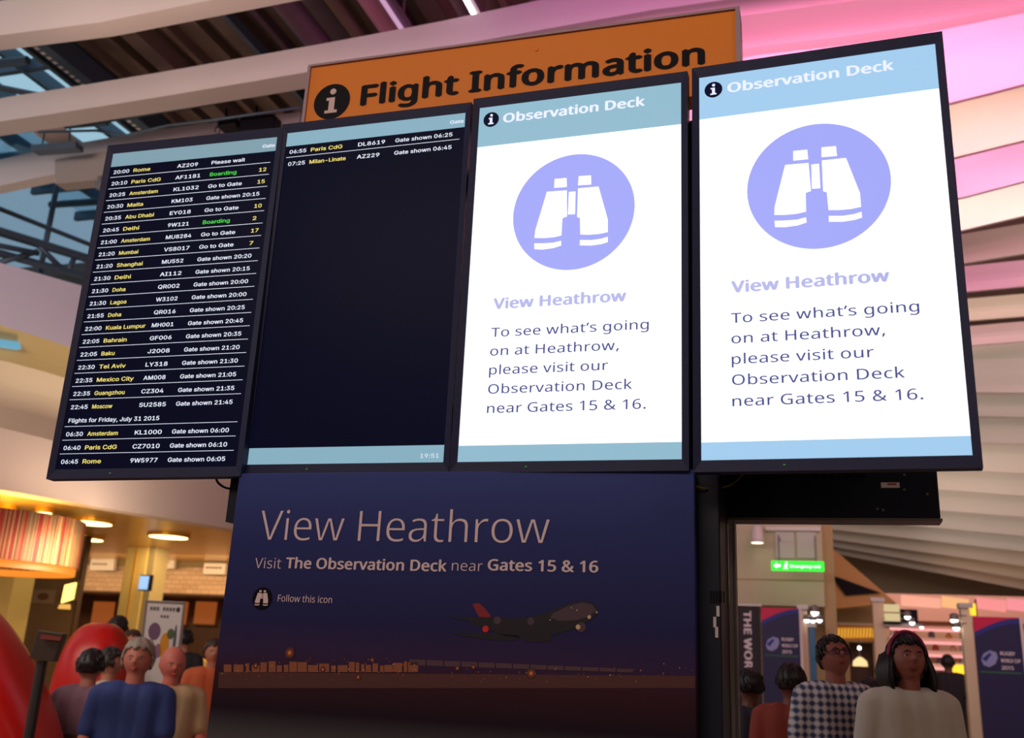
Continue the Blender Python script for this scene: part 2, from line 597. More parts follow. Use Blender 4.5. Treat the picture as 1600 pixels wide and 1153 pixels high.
# ------------------------------------------------------------------ flight information sign
SG = nframe(-1.812, 3.0, CZ + 2.14)
sw, shh = 1.612, .32
t = thing('overhead_sign', 'orange flight information sign with black lettering above the row of displays', 'sign', SG.pt(sw / 2, shh, -.05))
MB().fbox(SG, .008, sw - .008, .008, shh, -.09, -.004).build('sign_panel', M_ORG, t)
fb = MB()
fb.fbox(SG, 0, sw, 0, .009, -.1, .004).fbox(SG, 0, .012, .009, shh, -.1, .004).fbox(SG, sw - .014, sw, .009, shh, -.1, .004)
fb.build('sign_frame', M_SGNF, t)
ic = SG.loc(518, 158)
info_icon(SG, ic[0], ic[1], .074, M_BLK, M_PINKW, t, c=-.002)
a0, b0 = SG.loc(561.5, 168)
a1, b1 = SG.loc(1101.5, 94)
ct = SG.loc(565, 131)
text('Flight Information', SG, a0, (b0 + b1) / 2, b0 - ct[1], M_BLK, t, width=a1 - a0, f='humanist', bold=.034, spc=1.05, c=-.0015, res=6, name='sign_text')
MB().fbox(SG, .9, .912, .055, .067, -.004, -.001).build('fixing', M_ORG, t)

# ------------------------------------------------------------------ poster panel under the displays
PB = nframe(-1.815, 2.885, CZ + .548)
pw, ph = 1.465, 1.78
mP = bpy.data.materials.new('night_sky_print')
mP.use_nodes = True
nt = mP.node_tree
b = nt.nodes['Principled BSDF']
b.inputs['Roughness'].default_value = .5
b.inputs['Specular IOR Level'].default_value = .15
tc = nt.nodes.new('ShaderNodeTexCoord')
sp = nt.nodes.new('ShaderNodeSeparateXYZ')
cr = nt.nodes.new('ShaderNodeValToRGB')
mp = nt.nodes.new('ShaderNodeMapRange')
mp.inputs[1].default_value = 1.78
mp.inputs[2].default_value = 0
nt.links.new(tc.outputs['Object'], sp.inputs[0])
nt.links.new(sp.outputs[2], mp.inputs[0])
nt.links.new(mp.outputs[0], cr.inputs[0])
for pos, c in ((0, (66, 80, 150)), (.12, (52, 60, 122)), (.25, (46, 46, 96)), (.31, (66, 46, 84)), (.345, (66, 34, 44)), (.40, (40, 26, 40)), (1, (24, 20, 34))):
    e = cr.color_ramp.elements.new(pos)
    e.color = (*lin(c), 1)
cr.color_ramp.elements.remove(cr.color_ramp.elements[0])
nt.links.new(cr.outputs[0], b.inputs['Base Color'])
t = thing('poster_panel', 'large dark blue poster panel with pale lettering and an airliner at dusk under the displays', 'poster', PB.pt(pw / 2, ph, 0))
MB().fbox(PB, 0, pw, 0, ph, -.05, 0).build('panel', mP, t, bevel=.004)
def ptext(s, x, y, x1, y1, capx, capy, m=M_BNT, **k):
    a, b = PB.loc(x, y)
    a2, b2 = PB.loc(x1, y1)
    c2 = PB.loc(capx, capy)
    return text(s, PB, a, (b + b2) / 2, b - c2[1], m, t, width=a2 - a, f='humanist', c=.002, **k)
ptext('View Heathrow', 404, 846, 858, 847, 408, 788, off=-.010, spc=.97, res=6, name='heading_text')
ptext('Visit', 398, 888, 439, 888, 400, 868, off=-.006, name='body_text')
ptext('The Observation Deck', 446, 889, 698, 891, 447, 869, bold=.026, spc=1.03, name='body_text')
ptext('near', 706, 892, 754, 892, 706, 872, off=-.006, name='body_text')
ptext('Gates 15 & 16', 762, 892, 935, 893, 762, 871, bold=.026, spc=1.03, name='body_text')
ptext('Follow this icon', 434, 941, 519, 941, 434, 928, off=0, name='caption_text')
ca, cb = PB.loc(410, 935)
MB().prism(PB, disc_pts(ca, cb, .034), .0005, .0015).build('icon_disc', M_BLK, t)
g = MB()
for L in BINO:
    g.prism(PB, [(ca + (x - .3395) * .19, cb + (y - .425) * .19) for x, y in L], .0016, .0024)
g.build('binocular_icon', M_BNT, t)
# airliner print
M_JET = mat('dark_jet_print', (26, 20, 34), .5)
M_JETL = mat('lit_jet_print', (84, 62, 72), .5)
M_TAIL = mat('red_tail_print', (150, 30, 44), .5)
M_SPK = mat('orange_light_print', (255, 130, 50), .5)
M_SPW = mat('pale_light_print', (255, 226, 190), .5)
def L2(pts):       # crop of [700..1000] x [920..1065], 5.333 x
    return [PB.loc(700 + x / 5.333, 920 + y / 5.333) for x, y in pts]
jet = MB()
jet.prism(PB, L2([(0, 228), (150, 238), (330, 240), (600, 245), (760, 215), (900, 165), (1020, 120), (1130, 98), (1210, 120), (1250, 170), (1245, 210), (1190, 260), (1090, 320), (980, 355), (860, 385), (860, 430), (760, 445), (640, 435), (600, 410), (450, 390), (330, 330), (200, 300), (180, 265), (60, 250)]), .0005, .001)
jet.prism(PB, L2([(20, 372), (200, 372), (420, 372), (600, 390), (560, 430), (400, 432), (270, 415), (120, 392)]), .0005, .001)
jet.build('airliner_print', M_JET, t)
MB().prism(PB, L2([(880, 200), (1010, 140), (1120, 112), (1200, 130), (1235, 175), (1180, 230), (1060, 262), (930, 268), (850, 240)]), .0011, .0013).build('airliner_nose_print', M_JETL, t)
MB().prism(PB, L2([(205, 125), (262, 118), (310, 165), (365, 232), (330, 240), (262, 235), (235, 190)]), .0011, .0014).build('tail_print', M_TAIL, t)
eg = MB()
for x, y, r in ((412, 262, 30), (692, 270, 28), (1110, 320, 36)):
    a, b = L2([(x, y)])[0]
    eg.prism(PB, disc_pts(a, b, r / 5.333 / 500, 20), .0014, .0017)
eg.build('engine_print', M_JETL, t)
g = MB()
for x, y, r in ((1178, 235, 14), (1240, 195, 7), (1075, 178, 5), (1030, 158, 4), (852, 260, 5), (1085, 318, 18)):
    a, b = L2([(x, y)])[0]
    g.prism(PB, disc_pts(a, b, r / 5.333 / 500, 14), .0018, .0021)
g.build('landing_light_print', mat('lamp_glow_print', (232, 196, 160), .5), t)
a, b = L2([(315, 335)])[0]
MB().prism(PB, disc_pts(a, b, .0095, 14), .0018, .0021).build('beacon_print', mat('red_beacon_print', (235, 40, 30), .5), t)
# terminal strip along the horizon of the print
g = MB()
rr = random.Random(3)
hz = MB()
for k in range(13):
    xa = 640 + k * 27
    hz.prism(PB, [PB.loc(xa, 1030 + k * 1.2), PB.loc(xa + 25, 1031 + k * 1.2), PB.loc(xa + 25, 1040 + k * .9), PB.loc(xa, 1039 + k * .9)], .0005, .001)
hz.build('terminal_print', mat('dim_facade_print', (96, 66, 74), .5), t)
rr2 = random.Random(5)
xa = 350
while xa < 640:
    wd_ = rr2.uniform(5, 16)
    yt = rr2.uniform(1033, 1040)
    g.prism(PB, [PB.loc(xa, yt), PB.loc(xa + wd_, yt), PB.loc(xa + wd_, 1050), PB.loc(xa, 1050)], .0005, .001)
    xa += wd_ + rr2.uniform(1, 4)
g.build('terminal_print', mat('lit_facade_print', (160, 92, 60), .5), t)
g = MB()
g.prism(PB, [PB.loc(342, 1050), PB.loc(1086, 1056), PB.loc(1086, 1075), PB.loc(341, 1075)], .0003, .0006)
g.build('apron_print', mat('apron_glow_print', (92, 50, 46), .5), t)
gs = [MB() for _ in range(4)]
for k in range(150):
    left = k % 3
    x = rr.uniform(346, 660) if left else rr.uniform(620, 1084)
    y = rr.gauss(1044, 7) + (8 if x > 700 else 0)
    a, b = PB.loc(x, min(y, 1070))
    gs[k % 4].prism(PB, disc_pts(a, b, rr.uniform(.0008, .0020), 6), .0012, .0018)
for k, c in enumerate(((230, 110, 50), (250, 190, 130), (200, 76, 40), (150, 120, 90))):
    gs[k].build('apron_lights_print', mat('apron_dots_%d' % k, c, .5), t, kind='stuff')
for x, y, r in ((453, 1020, .012), (830, 1052, .010), (582, 1031, .005), (740, 1042, .005), (715, 1044, .005), (400, 1040, .006), (560, 1058, .006), (505, 1046, .006)):
    a, b = PB.loc(x, y)
    for q, (rk, c) in enumerate(((1.5, (66, 38, 44)), (1.3, (84, 44, 42)), (1.1, (108, 54, 40)), (.9, (136, 64, 38)), (.7, (172, 80, 40)), (.5, (214, 106, 48)), (.3, (246, 150, 84)), (.15, (255, 210, 160)))):
        MB().prism(PB, disc_pts(a, b, r * rk, 14), .0014 + q * .00015, .00145 + q * .00015).build('lamp_print', mat('lamp_print_%d' % q, c, .5), t)

# ------------------------------------------------------------------ tower, rear display, cables
t = thing('display_tower', 'dark navy steel tower standing behind the poster panel and carrying the displays', 'tower', W(-.8, 3.15, 0))
MB().box(-1.885, -1.80, 2.95, 3.0, CZ + .40, CZ + .62).build('side_rail', M_DARK, t)
MB().box(-.38, -.288, 2.95, 3.2, 0, CZ + 1.7).build('upright', M_DARK, t, bevel=.004)
MB().box(-1.75, -1.62, 2.95, 3.2, 0, CZ + 1.7).build('upright', M_DARK, t, bevel=.004)
MB().box(-1.75, -.29, 2.96, 3.1, .02, .14).build('base_rail', M_DARK, t)
for z in (CZ + .72, CZ + 1.55):
    MB().box(-2.3, .2, 3.0, 3.06, z, z + .07).build('cross_rail', M_DARK, t)
MB().box(-1.62, -.38, 3.0, 3.06, .6, .7).build('cross_rail', M_DARK, t)
for i in range(4):
    c = FR[i].pt(DW / 2 if i < 3 else .12, DH / 2, -.0851)
    uu, nn_, zz = unz(c)
    for z in (CZ + .755, CZ + 1.585):
        MB().box(uu - .12, uu + .12, nn_ - .03, 3.0, z - .03, z + .03).build('bracket', M_DARK, t)
pf = nframe(-.38, 2.95, CZ + .5)
for x, y in ((1117, 972), (1122, 955), (1120, 988)):
    a, b = pf.loc(x, y)
    MB().fbox(pf, a - .004, a + .004, b - .014, b + .014, 0, .004).build('socket_label', M_WHTB, t)
g = MB()
for k in range(6):
    a, b = pf.loc(1110 + k * 4, 935)
    g.fbox(pf, a, a + .004, b - .02, b + .012, 0, .003)
g.build('vent_slots', M_BLK, t)

t = thing('metal_post', 'slim silver post beside the dark tower', 'post', W(-.19, 3.2, 0))
p = Pn(1146, 815, 3.2)
MB().box(-.286, -.276, 3.18, 3.24, 0, p.z).build('edge_strip', M_SIL, t)
MB().box(-.275, -.268, 3.2, 3.26, 0, p.z).build('cap_strip', M_GREY, t)

RD = nframe(-.36, 3.21, CZ + 1.3)
p0 = RD.loc(1470, 810)
t = thing('rear_display', 'dark navy back of a display facing away, under the rightmost screen', 'display', RD.pt(.3, p0[1], -.05))
MB().fbox(RD, -.1, p0[0], .2, p0[1], -.08, 0).build('housing', M_DARK, t, bevel=.004)
MB().fbox(RD, -.1, p0[0] + .004, p0[1] + .0002, p0[1] + .008, -.09, .004).build('bottom_trim', M_GREY, t)
a, b = RD.loc(1391, 758)
MB().fbox(RD, a - .026, a + .026, b - .008, b + .008, 0, .0012).build('sticker', M_WHTB, t)
MB().fbox(RD, a - .008, a + .018, b - .006, b, .0012, .0016).build('sticker_print', mat('pink_red_print', (190, 80, 90)), t)
g = MB()
for k in range(22):
    a, b = RD.loc(1268 + k * 3.9, 744)
    g.fbox(RD, a, a + .0035, b - .012, b + .014 * (.5 + .5 * ((k * 7) % 3) / 2), 0, .0012)
g.build('vent_slots', M_BLK, t)
g = MB()
for x, y in ((1413, 742), (1413, 765), (1449, 772), (1371, 795), (1380, 797)):
    a, b = RD.loc(x, y)
    g.prism(RD, disc_pts(a, b, .004, 10), 0, .002)
g.build('screws', M_GREY, t, kind='stuff')

def cable(name, label, pts, r, m):
    ps = []
    for i in range(len(pts) - 1):
        a = pts[max(i - 1, 0)]; b = pts[i]; c = pts[i + 1]; d = pts[min(i + 2, len(pts) - 1)]
        for k in range(6):
            s = k / 6
            ps.append(.5 * ((2 * b) + (c - a) * s + (2 * a - 5 * b + 4 * c - d) * s * s + (3 * b - a - 3 * c + d) * s ** 3))
    ps.append(pts[-1])
    return tag(MB().tube(ps, r, 8).build(name, m, smooth=True), label, 'cable')
cable('power_cable', 'thin yellow cable sagging between the dark tower and the rear display', [Pn(x, y, n) for x, y, n in ((1086, 759, 2.93), (1102, 763, 2.94), (1120, 763, 3.0), (1142, 757, 3.1), (1160, 742, 3.2), (1164, 732, 3.2))], .0028, mat('yellow_cable', (150, 128, 62), .5))
cable('power_cable', 'black cable looping below the leftmost departures screen', [Pn(x, y, 3.0) for x, y in ((337, 742), (340, 753), (350, 761), (362, 764), (372, 765))], .004, M_BEZ)

# ------------------------------------------------------------------ setting: floor, roof, walls
fl = MB()
fl.box(-16, 14, -7, 36, -.1, -.012).build('floor', M_MORT, kind='structure')
FLR = bpy.data.objects['floor']
tile = None
cnt = 0
for i in range(-8, 6):
    for j in range(1, 20):
        if cnt >= 290: break
        u, n = i * 1.6, 3 + j * 1.6
        if tile is None:
            mb = MB().box(u + .01, u + 1.59, n + .01, n + 1.59, -.012, 0)
            tile = mb.build('floor_tile', M_FLR, FLR)
            tile0 = (u, n)
        else:
            o = tile.copy()
            COL.objects.link(o)
            o.parent = FLR
            d = W(u - tile0[0], n - tile0[1], 0)
            o.location = d
        cnt += 1

ZD = CZ + 6.3      # roof deck height
# skylight to the left of a line running along N at u = US
US = unz(Pz(115, 88, ZD))[0]
ceil = MB()
ceil.box(US, 14, -7, 36, ZD, ZD + .2)
ceil.box(-16, US, -7, 2.5, ZD, ZD + .2)
ceil.box(-16, US, 14, 36, ZD, ZD + .2)
CEI = ceil.build('ceiling', M_DECK, kind='structure')
def purlin(u, r=.06, m=M_DECK, nm='rib', h=.22, n0=3.5, n1=14):
    MB().box(u, u + r, n0, n1, ZD - h, ZD).build(nm, m, CEI)
k = 0
u = US
while u < 3:
    purlin(u, .07 if k % 3 else .2, M_SPILL if k % 2 and u > US + 2 else M_DECK, h=.12 if k % 3 else .26)
    u += .36
    k += 1
for u in (US + .05, US + 2.45):
    MB().box(u, u + .05, 3.5, 13, ZD - .4, ZD - .28).build('rail', M_TRS, CEI)
for u, r, m in ((US + 3.3, .12, M_SPILL), (US + 3.75, .07, M_DECK), (US + 4.15, .15, mat('pink_duct', (190, 120, 156), .5)), (US + 4.9, .09, M_SPILL)):
    MB().tube([W(u, 3.5, ZD - .55), W(u, 12, ZD - .55)], r, 14).build('duct', m, CEI, smooth=True)
# glazing of the skylight
sk = MB()
for n in [2.5 + .95 * k for k in range(13)]:
    sk.box(US - 3.2, US, n, n + .07, ZD + .02, ZD + .16)
for k in range(4):
    u = US - .04 - .75 * k
    sk.box(u - .06, u, 2.5, 14, ZD + .0, ZD + .18)
WIN = sk.build('window_1', M_TRS, kind='structure')
n = 2.5
for k in range(12):
    for j in range(2):
        ua, ub = US - .04 - 1.5 * (j + 1), US - .04 - 1.5 * j
        MB().box(ua, ub - .06, n + .07, n + .95, ZD + .10, ZD + .115).build('pane', M_GLS, WIN)
    n += .95
# steelwork below the skylight
tr = thing('roof_truss', 'dark blue steel truss with perforated flange under the skylight', 'truss', W(US - 1, 8, ZD - .6))
def bar(pts, r, nm, m, par, seg=6):
    return MB().tube(pts, r, seg).build(nm, m, par)
uq = unz(Pz(85, 88, ZD - .4))[0]
MB().box(uq - .09, uq + .09, 3.5, 13, ZD - .42, ZD - .38).build('chord', M_TRS, tr)
MB().box(uq - .01, uq + .01, 3.5, 13, ZD - .38, ZD - .08).build('chord', M_TRS, tr)
g = MB()
for k in range(60):
    n = 5.5 + k * .09
    g.box(uq - .075, uq - .03, n, n + .045, ZD - .424, ZD - .42)
g.build('perforations', M_WHTB, tr, kind='stuff')
uq2 = uq - 1.15
bar([W(uq2, 3.5, ZD - .5), W(uq2, 13, ZD - .5)], .07, 'chord', M_TRS, tr)
for n in (5.6, 6.45, 7.3, 8.6, 9.6, 10.6):
    bar([W(uq2 - 1.5, n, ZD - .45), W(US + .02, n + .15, ZD - .45)], .05, 'brace', M_TRS, tr)
for n in (6.0, 7.6, 9.2):
    bar([W(uq2, n, ZD - .5), W(uq, n + 1.1, ZD - .4)], .035, 'brace', M_TRS, tr)
for k, (x, y) in enumerate(((735, 12), (600, 4))):
    u_, n_, z_ = unz(Pz(x, y, ZD - .8))
    tb = thing('tube_light', ['bright white fluorescent tube between the roof ducts above the orange sign', 'dim fluorescent tube among the purple roof ribs'][k], 'lamp', W(u_, n_, z_))
    MB().tube([W(u_, n_ - .6, z_), W(u_, n_ + .5, z_)], .022, 10).build('tube', M_LAMPW if k == 0 else mat('dim_tube', (220, 170, 210), emit=.8), tb)
    MB().box(u_ - .05, u_ + .05, n_ - .65, n_ + .55, z_ + .03, z_ + .1).build('housing', M_SPILL, tb)
    for q in (-.5, .4):
        MB().box(u_ - .01, u_ + .01, n_ + q, n_ + q + .02, z_ + .1, ZD).build('bracket', M_SPILL, tb)

# hall walls that close the room
MB().box(-16.3, -16, -7, 36, 0, 4.2).build('wall_left', M_CRM, kind='structure')
MB().box(14, 14.3, -7, 36, 0, ZD + .2).build('wall_right', M_CRM, kind='structure')
MB().box(-16, 14, -7.3, -7, 0, ZD + .2).build('wall_back', M_CRM, kind='structure')
MB().box(-16, 14, 35.8, 36, 0, ZD + .2).build('wall_front', M_CRM, kind='structure')

# ceiling slats ---------------------------------------------------------
def prof(pts, n):
    """pixel points of a slat's lower edge, lying in the vertical plane at n -> z(u)"""
    q = sorted((unz(Pn(x, y, n))[0], unz(Pn(x, y, n))[2]) for x, y in pts)
    def zf(u):
        if len(q) == 1: return q[0][1]
        if u <= q[0][0]: i = 0
        elif u >= q[-1][0]: i = len(q) - 2
        else:
            i = max(k for k in range(len(q) - 1) if q[k][0] <= u)
        (ua, za), (ub, zb) = q[i], q[i + 1]
        s = (u - ua) / (ub - ua)
        s = max(-.6, min(1.8, s))
        return za + (zb - za) * s
    return zf
def slat(n, zf, u0_, u1, hf, lean=.3, thick=.05, m=M_SLAT, nm='slat', steps=14, curve=.0):
    vs_, fs = [], []
    K = 5
    for i in range(steps + 1):
        u = u0_ + (u1 - u0_) * i / steps
        z, h = zf(u), hf(u)
        sec = []
        for k in range(K + 1):
            s = k / K
            sec.append((n - lean * h * s + curve * math.sin(s * math.pi), z + h * s))
        sec += [(x + thick, zz) for x, zz in sec[::-1]]
        vs_ += [W(u, a, b) for a, b in sec]
    m_ = 2 * (K + 1)
    for i in range(steps):
        for k in range(m_):
            k2 = (k + 1) % m_
            fs.append((i * m_ + k, (i + 1) * m_ + k, (i + 1) * m_ + k2, i * m_ + k2))
    fs.append(tuple(range(m_)))
    fs.append(tuple(steps * m_ + k for k in range(m_ - 1, -1, -1)))
    return MB().add(vs_, fs).build(nm, m, CEI)

# the two beams in front and the third that becomes the first pink slat
slat(5.9, prof([(0, 55), (150, 36), (330, 0)], 5.9), -9, 3, lambda u: .36, lean=0, thick=.2, m=M_BEAM, nm='beam')
slat(7.0, prof([(0, 190), (180, 163), (480, 113), (760, 62)], 7.0), -9.5, 3.5, lambda u: .27 + max(0, u + 2.6) * .05, lean=0, thick=.24, m=M_BEAM, nm='beam')
zA = prof([(0, 291), (170, 262), (1158, 75), (1390, 49), (1600, 6)], 8.15)
slat(8.15, zA, -4.9, 4.2, lambda u: .26 if u < -3 else .26 + min(.9, (u + 3) * .4), lean=0, thick=.14, m=M_SLAT, nm='slat')
slat(8.15, prof([(0, 290), (85, 272), (170, 258)], 8.15), -9.5, -4.95, lambda u: .34, lean=0, thick=.16, m=M_BEAM, nm='beam')
BANDS = [  # n, lower edge pixels, light colour, power
    (9.25, [(900, 300), (1486, 161), (1600, 131)], (255, 150, 208), 33.0),
    (10.4, [(900, 385), (1495, 245), (1600, 219)], (255, 208, 192), 30.0),
    (11.5, [(900, 430), (1501, 309), (1600, 283)], (255, 164, 214), 33.0),
    (12.65, [(900, 460), (1505, 360), (1600, 337)], (255, 232, 226), 32.0),
    (13.8, [(900, 480), (1508, 412), (1600, 396)], (200, 130, 140), 7.2),
    (15.0, [(900, 520), (1512, 455), (1600, 447)], (255, 140, 200), 13.5),
    (16.15, [(900, 560), (1515, 500), (1600, 494)], (255, 214, 190), 13.5),
    (17.3, [(900, 590), (1520, 540), (1600, 533)], (255, 190, 200), 13.5),
    (18.6, [(900, 620), (1525, 611), (1600, 614)], (255, 238, 222), 6.6),
    (19.8, [(900, 650), (1530, 650), (1600, 652)], (255, 238, 222), 5.9),
    (20.9, [(1100, 690), (1535, 692), (1600, 694)], (255, 238, 222), 5.5),
    (22.0, [(1100, 712), (1480, 733), (1600, 740)], (255, 238, 222), 5.5),
    (23.1, [(1100, 730), (1290, 752), (1600, 775)], (255, 238, 222), 5.1),
    (24.2, [(1100, 760), (1290, 784), (1600, 808)], (255, 238, 222), 5.1),
    (25.3, [(1100, 786), (1290, 808), (1600, 838)], (255, 238, 222), 4.7),
    (26.4, [(1100, 800), (1290, 826), (1600, 862)], (255, 238, 222), 4.3),
    (27.5, [(1100, 815), (1290, 841), (1600, 885)], (255, 214, 184), 3.9),
    (28.6, [(1100, 825), (1290, 852), (1600, 905)], (255, 200, 150), 3.5),
    (29.7, [(1100, 835), (1290, 862), (1600, 921)], (255, 190, 150), 3.1),
]
area('slat_light', W(1.0, 7.32, 5.9), W(1.0, 8.15, 6.5), 5.5, .08, (255, 140, 190), 70, 170)
area('slat_light', W(.6, 6.3, 6.0), W(.4, 7.0, 6.3), 5.0, .08, (255, 130, 180), 16, 170)
prev = (8.15, zA)
for k, (n, pts, c, pwr) in enumerate(BANDS):
    zf = prof(pts, n)
    ua = unz(Pn(420 if k < 9 else 900, 300, n))[0]
    ub = unz(Pn(1760, 300, n))[0] + 2.0
    slat(n, zf, ua, ub, lambda u: (.95, .95, .95, .95, .38, .36, .33, .31)[k] if k < 8 else (.95 if k < 12 else .8), lean=.25, thick=.05, curve=.04)
    zc = prev[1]((ua + ub) / 2 + 1)
    um = unz(Pn(1560, 300, prev[0]))[0]
    zc = prev[1](um)
    ln = ub - um + 3.0
    area('slat_light', W(um, prev[0] + .2, zc + .28), W(um + .0, n + .05, zf(um) + .1), 4.5, .08, c, pwr, 170)
    prev = (n, zf)

# ------------------------------------------------------------------ left: glazed wall and curved bulkhead
eM, nM = V((.294, .956)), V((.956, -.294))
pM = V((-8.59, 8.98))
def Pm(px, py, off=0.):
    d = ray(px, py)
    du, dn = d.dot(DU), d.dot(DN)
    q = pM + nM * off
    t = q.dot(nM) / (du * nM.x + dn * nM.y)
    return CAM + d * t
NM3 = DU * nM.x + DN * nM.y
def line_at(L, x):
    for (xa, ya), (xb, yb) in zip(L, L[1:]):
        if x <= xb or (xb, yb) == L[-1]:
            return ya + (yb - ya) * (x - xa) / (xb - xa)
def strip(top, bot, o1, o2, th, nm, m, par=None, xs=(-160, 420), bulge=0., st=10, **kw):
    mb = MB()
    vs_ = []
    K = 6
    for i in range(st + 1):
        x = xs[0] + (xs[1] - xs[0]) * i / st
        a = Pm(x, line_at(top, x), o1)
        b_ = Pm(x, line_at(bot, x), o2)
        for k in range(K + 1):
            s = k / K
            p = a.lerp(b_, s) + NM3 * (bulge * math.sin(math.pi * s))
            vs_ += [p, p - NM3 * th]
    fs = []
    R_ = 2 * (K + 1)
    for i in range(st):
        for k in range(K):
            a = i * R_ + 2 * k
            b_ = a + R_
            fs += [(a, a + 2, b_ + 2, b_), (a + 1, b_ + 1, b_ + 3, a + 3)]
        a = i * R_
        fs += [(a, a + R_, a + R_ + 1, a + 1), (a + R_ - 2, a + R_ - 1, a + 2 * R_ - 1, a + 2 * R_ - 2)]
    return mb.add(vs_, fs).build(nm, m, par, **kw)
LW = [(-160, 372), (0, 410), (130, 447), (420, 530)]
L2_ = [(-160, 462), (0, 507), (110, 542), (420, 660)]
L3 = [(-160, 535), (0, 562), (100, 589), (420, 700)]
L4 = [(-160, 630), (0, 668), (90, 690), (420, 768)]
L5 = [(-160, 738), (0, 765), (355, 825), (420, 836)]
WM = strip(LW, L2_, 0, 0, .3, 'wall_mezzanine', M_LAVW, kind='structure', st=12)
strip(L2_, L3, 0, -.12, .3, 'lower_band', M_OLIV, WM, bulge=-.03)
strip(L3, L4, -.12, -.3, .3, 'cove', M_CRM, WM, bulge=-.12)
strip(L4, L5, .04, .04, .3, 'fascia', M_MAUVE, WM)
a, b_ = Pm(-20, 536, .01), Pm(34, 545, .01)
c_, d_ = Pm(-20, 527, .01), Pm(30, 534, .01)
MB().hexa([a, b_, d_, c_], [p - NM3 * .12 for p in (a, b_, d_, c_)]).build('lit_slot', mat('pale_blue_glow', (120, 190, 220), emit=.7), WM)  # small window strip whose light is put in as emission
LT = [(-160, 240), (420, 240)]
W2 = strip([(-160, 384), (0, 422), (130, 459), (420, 542)], LW, -.9, -.9, .1, 'window_2', M_TRS, kind='structure')
# panes with mullions, sloping away behind the bulkhead
xs_ = [-150, -60, 60, 190, 330, 420]
for i in range(5):
    xa, xb = xs_[i], xs_[i + 1]
    lo = [Pm(x, line_at(LW, x) + 10, -.9) for x in (xa, xb - 3)]
    hi = [V((p.x, p.y, ZD)) for p in lo]
    MB().hexa([lo[0], lo[1], hi[1], hi[0]], [p - NM3 * .02 for p in (lo[0], lo[1], hi[1], hi[0])]).build('pane', M_GLSB, W2)
    a = Pm(xb, line_at(LW, xb) + 10, -.88)
    MB().tube([a, V((a.x, a.y, ZD))], .035, 6).build('mullion', M_TRS, W2)
for z in (ZD - 1.3,):
    MB().tube([V((p.x, p.y, z)) for p in (Pm(-160, 300, -.86), Pm(420, 300, -.86))], .03, 6).build('mullion', M_TRS, W2)

t = thing('walkway_truss', 'blue grey tubular truss along the glazed wall, left of the departures screen', 'truss', Pm(60, 440, -.6))
def mb_tube(pts, off, r, nm='tube'):
    MB().tube([Pm(x, y, off) for x, y in pts], r, 8).build(nm, M_TRS, t, smooth=True)
mb_tube([(-160, 325), (0, 362), (150, 408), (300, 455)], -.6, .06)
mb_tube([(-160, 362), (0, 396), (140, 434), (300, 480)], -.6, .05)
mb_tube([(-160, 350), (0, 384), (60, 396)], -.5, .035)
mb_tube([(0, 410), (58, 393)], -.55, .035, 'brace')
mb_tube([(56, 380), (100, 423)], -.6, .035, 'brace')
mb_tube([(118, 399), (104, 428)], -.6, .035, 'brace')
mb_tube([(84, 413), (78, 424)], -.6, .03, 'brace')
mb_tube([(170, 413), (160, 440)], -.6, .035, 'brace')
mb_tube([(-60, 348), (-20, 392)], -.6, .035, 'brace')

# fittings on the third beam
def pbox(x0_, x1, y0, y1, n, dn):
    a, b_, c_, d_ = Pn(x0_, y1[0], n), Pn(x1, y1[1], n), Pn(x1, y0[1], n), Pn(x0_, y0[0], n)
    return MB().hexa([a, b_, c_, d_], [p + DN * dn for p in (a, b_, c_, d_)])
tag(pbox(85, 166, (249, 236), (287, 279), 7.95, .18).build('junction_box', mat('grey_box', (150, 138, 134), .5), bevel=.01), 'plain grey box fixed to the cream beam at the upper left of the departures screen', 'box')
t = thing('linear_luminaire', 'slim dark luminaire hanging at the far left under the brown beam', 'lamp', Pn(85, 232, 7.6))
pbox(48, 118, (226, 221), (235, 230), 7.6, .12).build('body', M_TRS, t)
MB().tube([Pn(66, 226, 7.65), Pn(70, 205, 7.65)], .008, 6).build('hanger', M_TRS, t)
MB().tube([Pn(108, 223, 7.65), Pn(110, 200, 7.65)], .008, 6).build('hanger', M_TRS, t)
MB().hexa([Pn(28, 190, 8.5), Pn(84, 186, 8.5), Pn(150, 248, 8.5), Pn(106, 246, 8.5)], [p + DN * .1 for p in (Pn(28, 190, 8.5), Pn(84, 186, 8.5), Pn(150, 248, 8.5), Pn(106, 246, 8.5))]).build('raking_plate', mat('pinkish_steel', (186, 140, 118), .5), CEI)
t = thing('small_bracket_lamp', 'small grey fitting beside the left edge of the departures screen', 'lamp', Pn(160, 292, 7.9))
pbox(147, 175, (283, 282), (293, 292), 7.9, .1).build('body', M_GREY, t, bevel=.006)
pbox(152, 158, (275, 274), (283, 283), 7.93, .04).build('bracket', M_GREY, t)
for k, (x0_, x1, ya, yb) in enumerate(((374, 428, 180, 204), (339, 368, 184, 197))):
    t = thing('spotlight', ['large black stage spotlight above the departures screen', 'small black stage spotlight left of the large one above the departures screen'][k], 'lamp', Pn((x0_ + x1) / 2, yb, 7.7), 'black fittings hung above the departures screen')
    pbox(x0_, x1, (ya + 3, ya - 3), (yb + 2, yb - 2), 7.7, .16).build('body', M_BLK, t, bevel=.012)
    xm = (x0_ + x1) / 2
    MB().tube([Pn(xm, ya + 2, 7.75), Pn(xm, ya - 14, 7.75)], .012, 8).build('yoke', M_BLK, t)
    MB().tube([Pn(x0_ + 3, yb - 4, 7.72), Pn(x0_ - 4, yb + 8, 7.72), Pn(x0_ + 2, yb + 14, 7.72), Pn(x0_ + 8, yb - 2, 7.72)], .006, 6).build('lead', M_BLK, t)
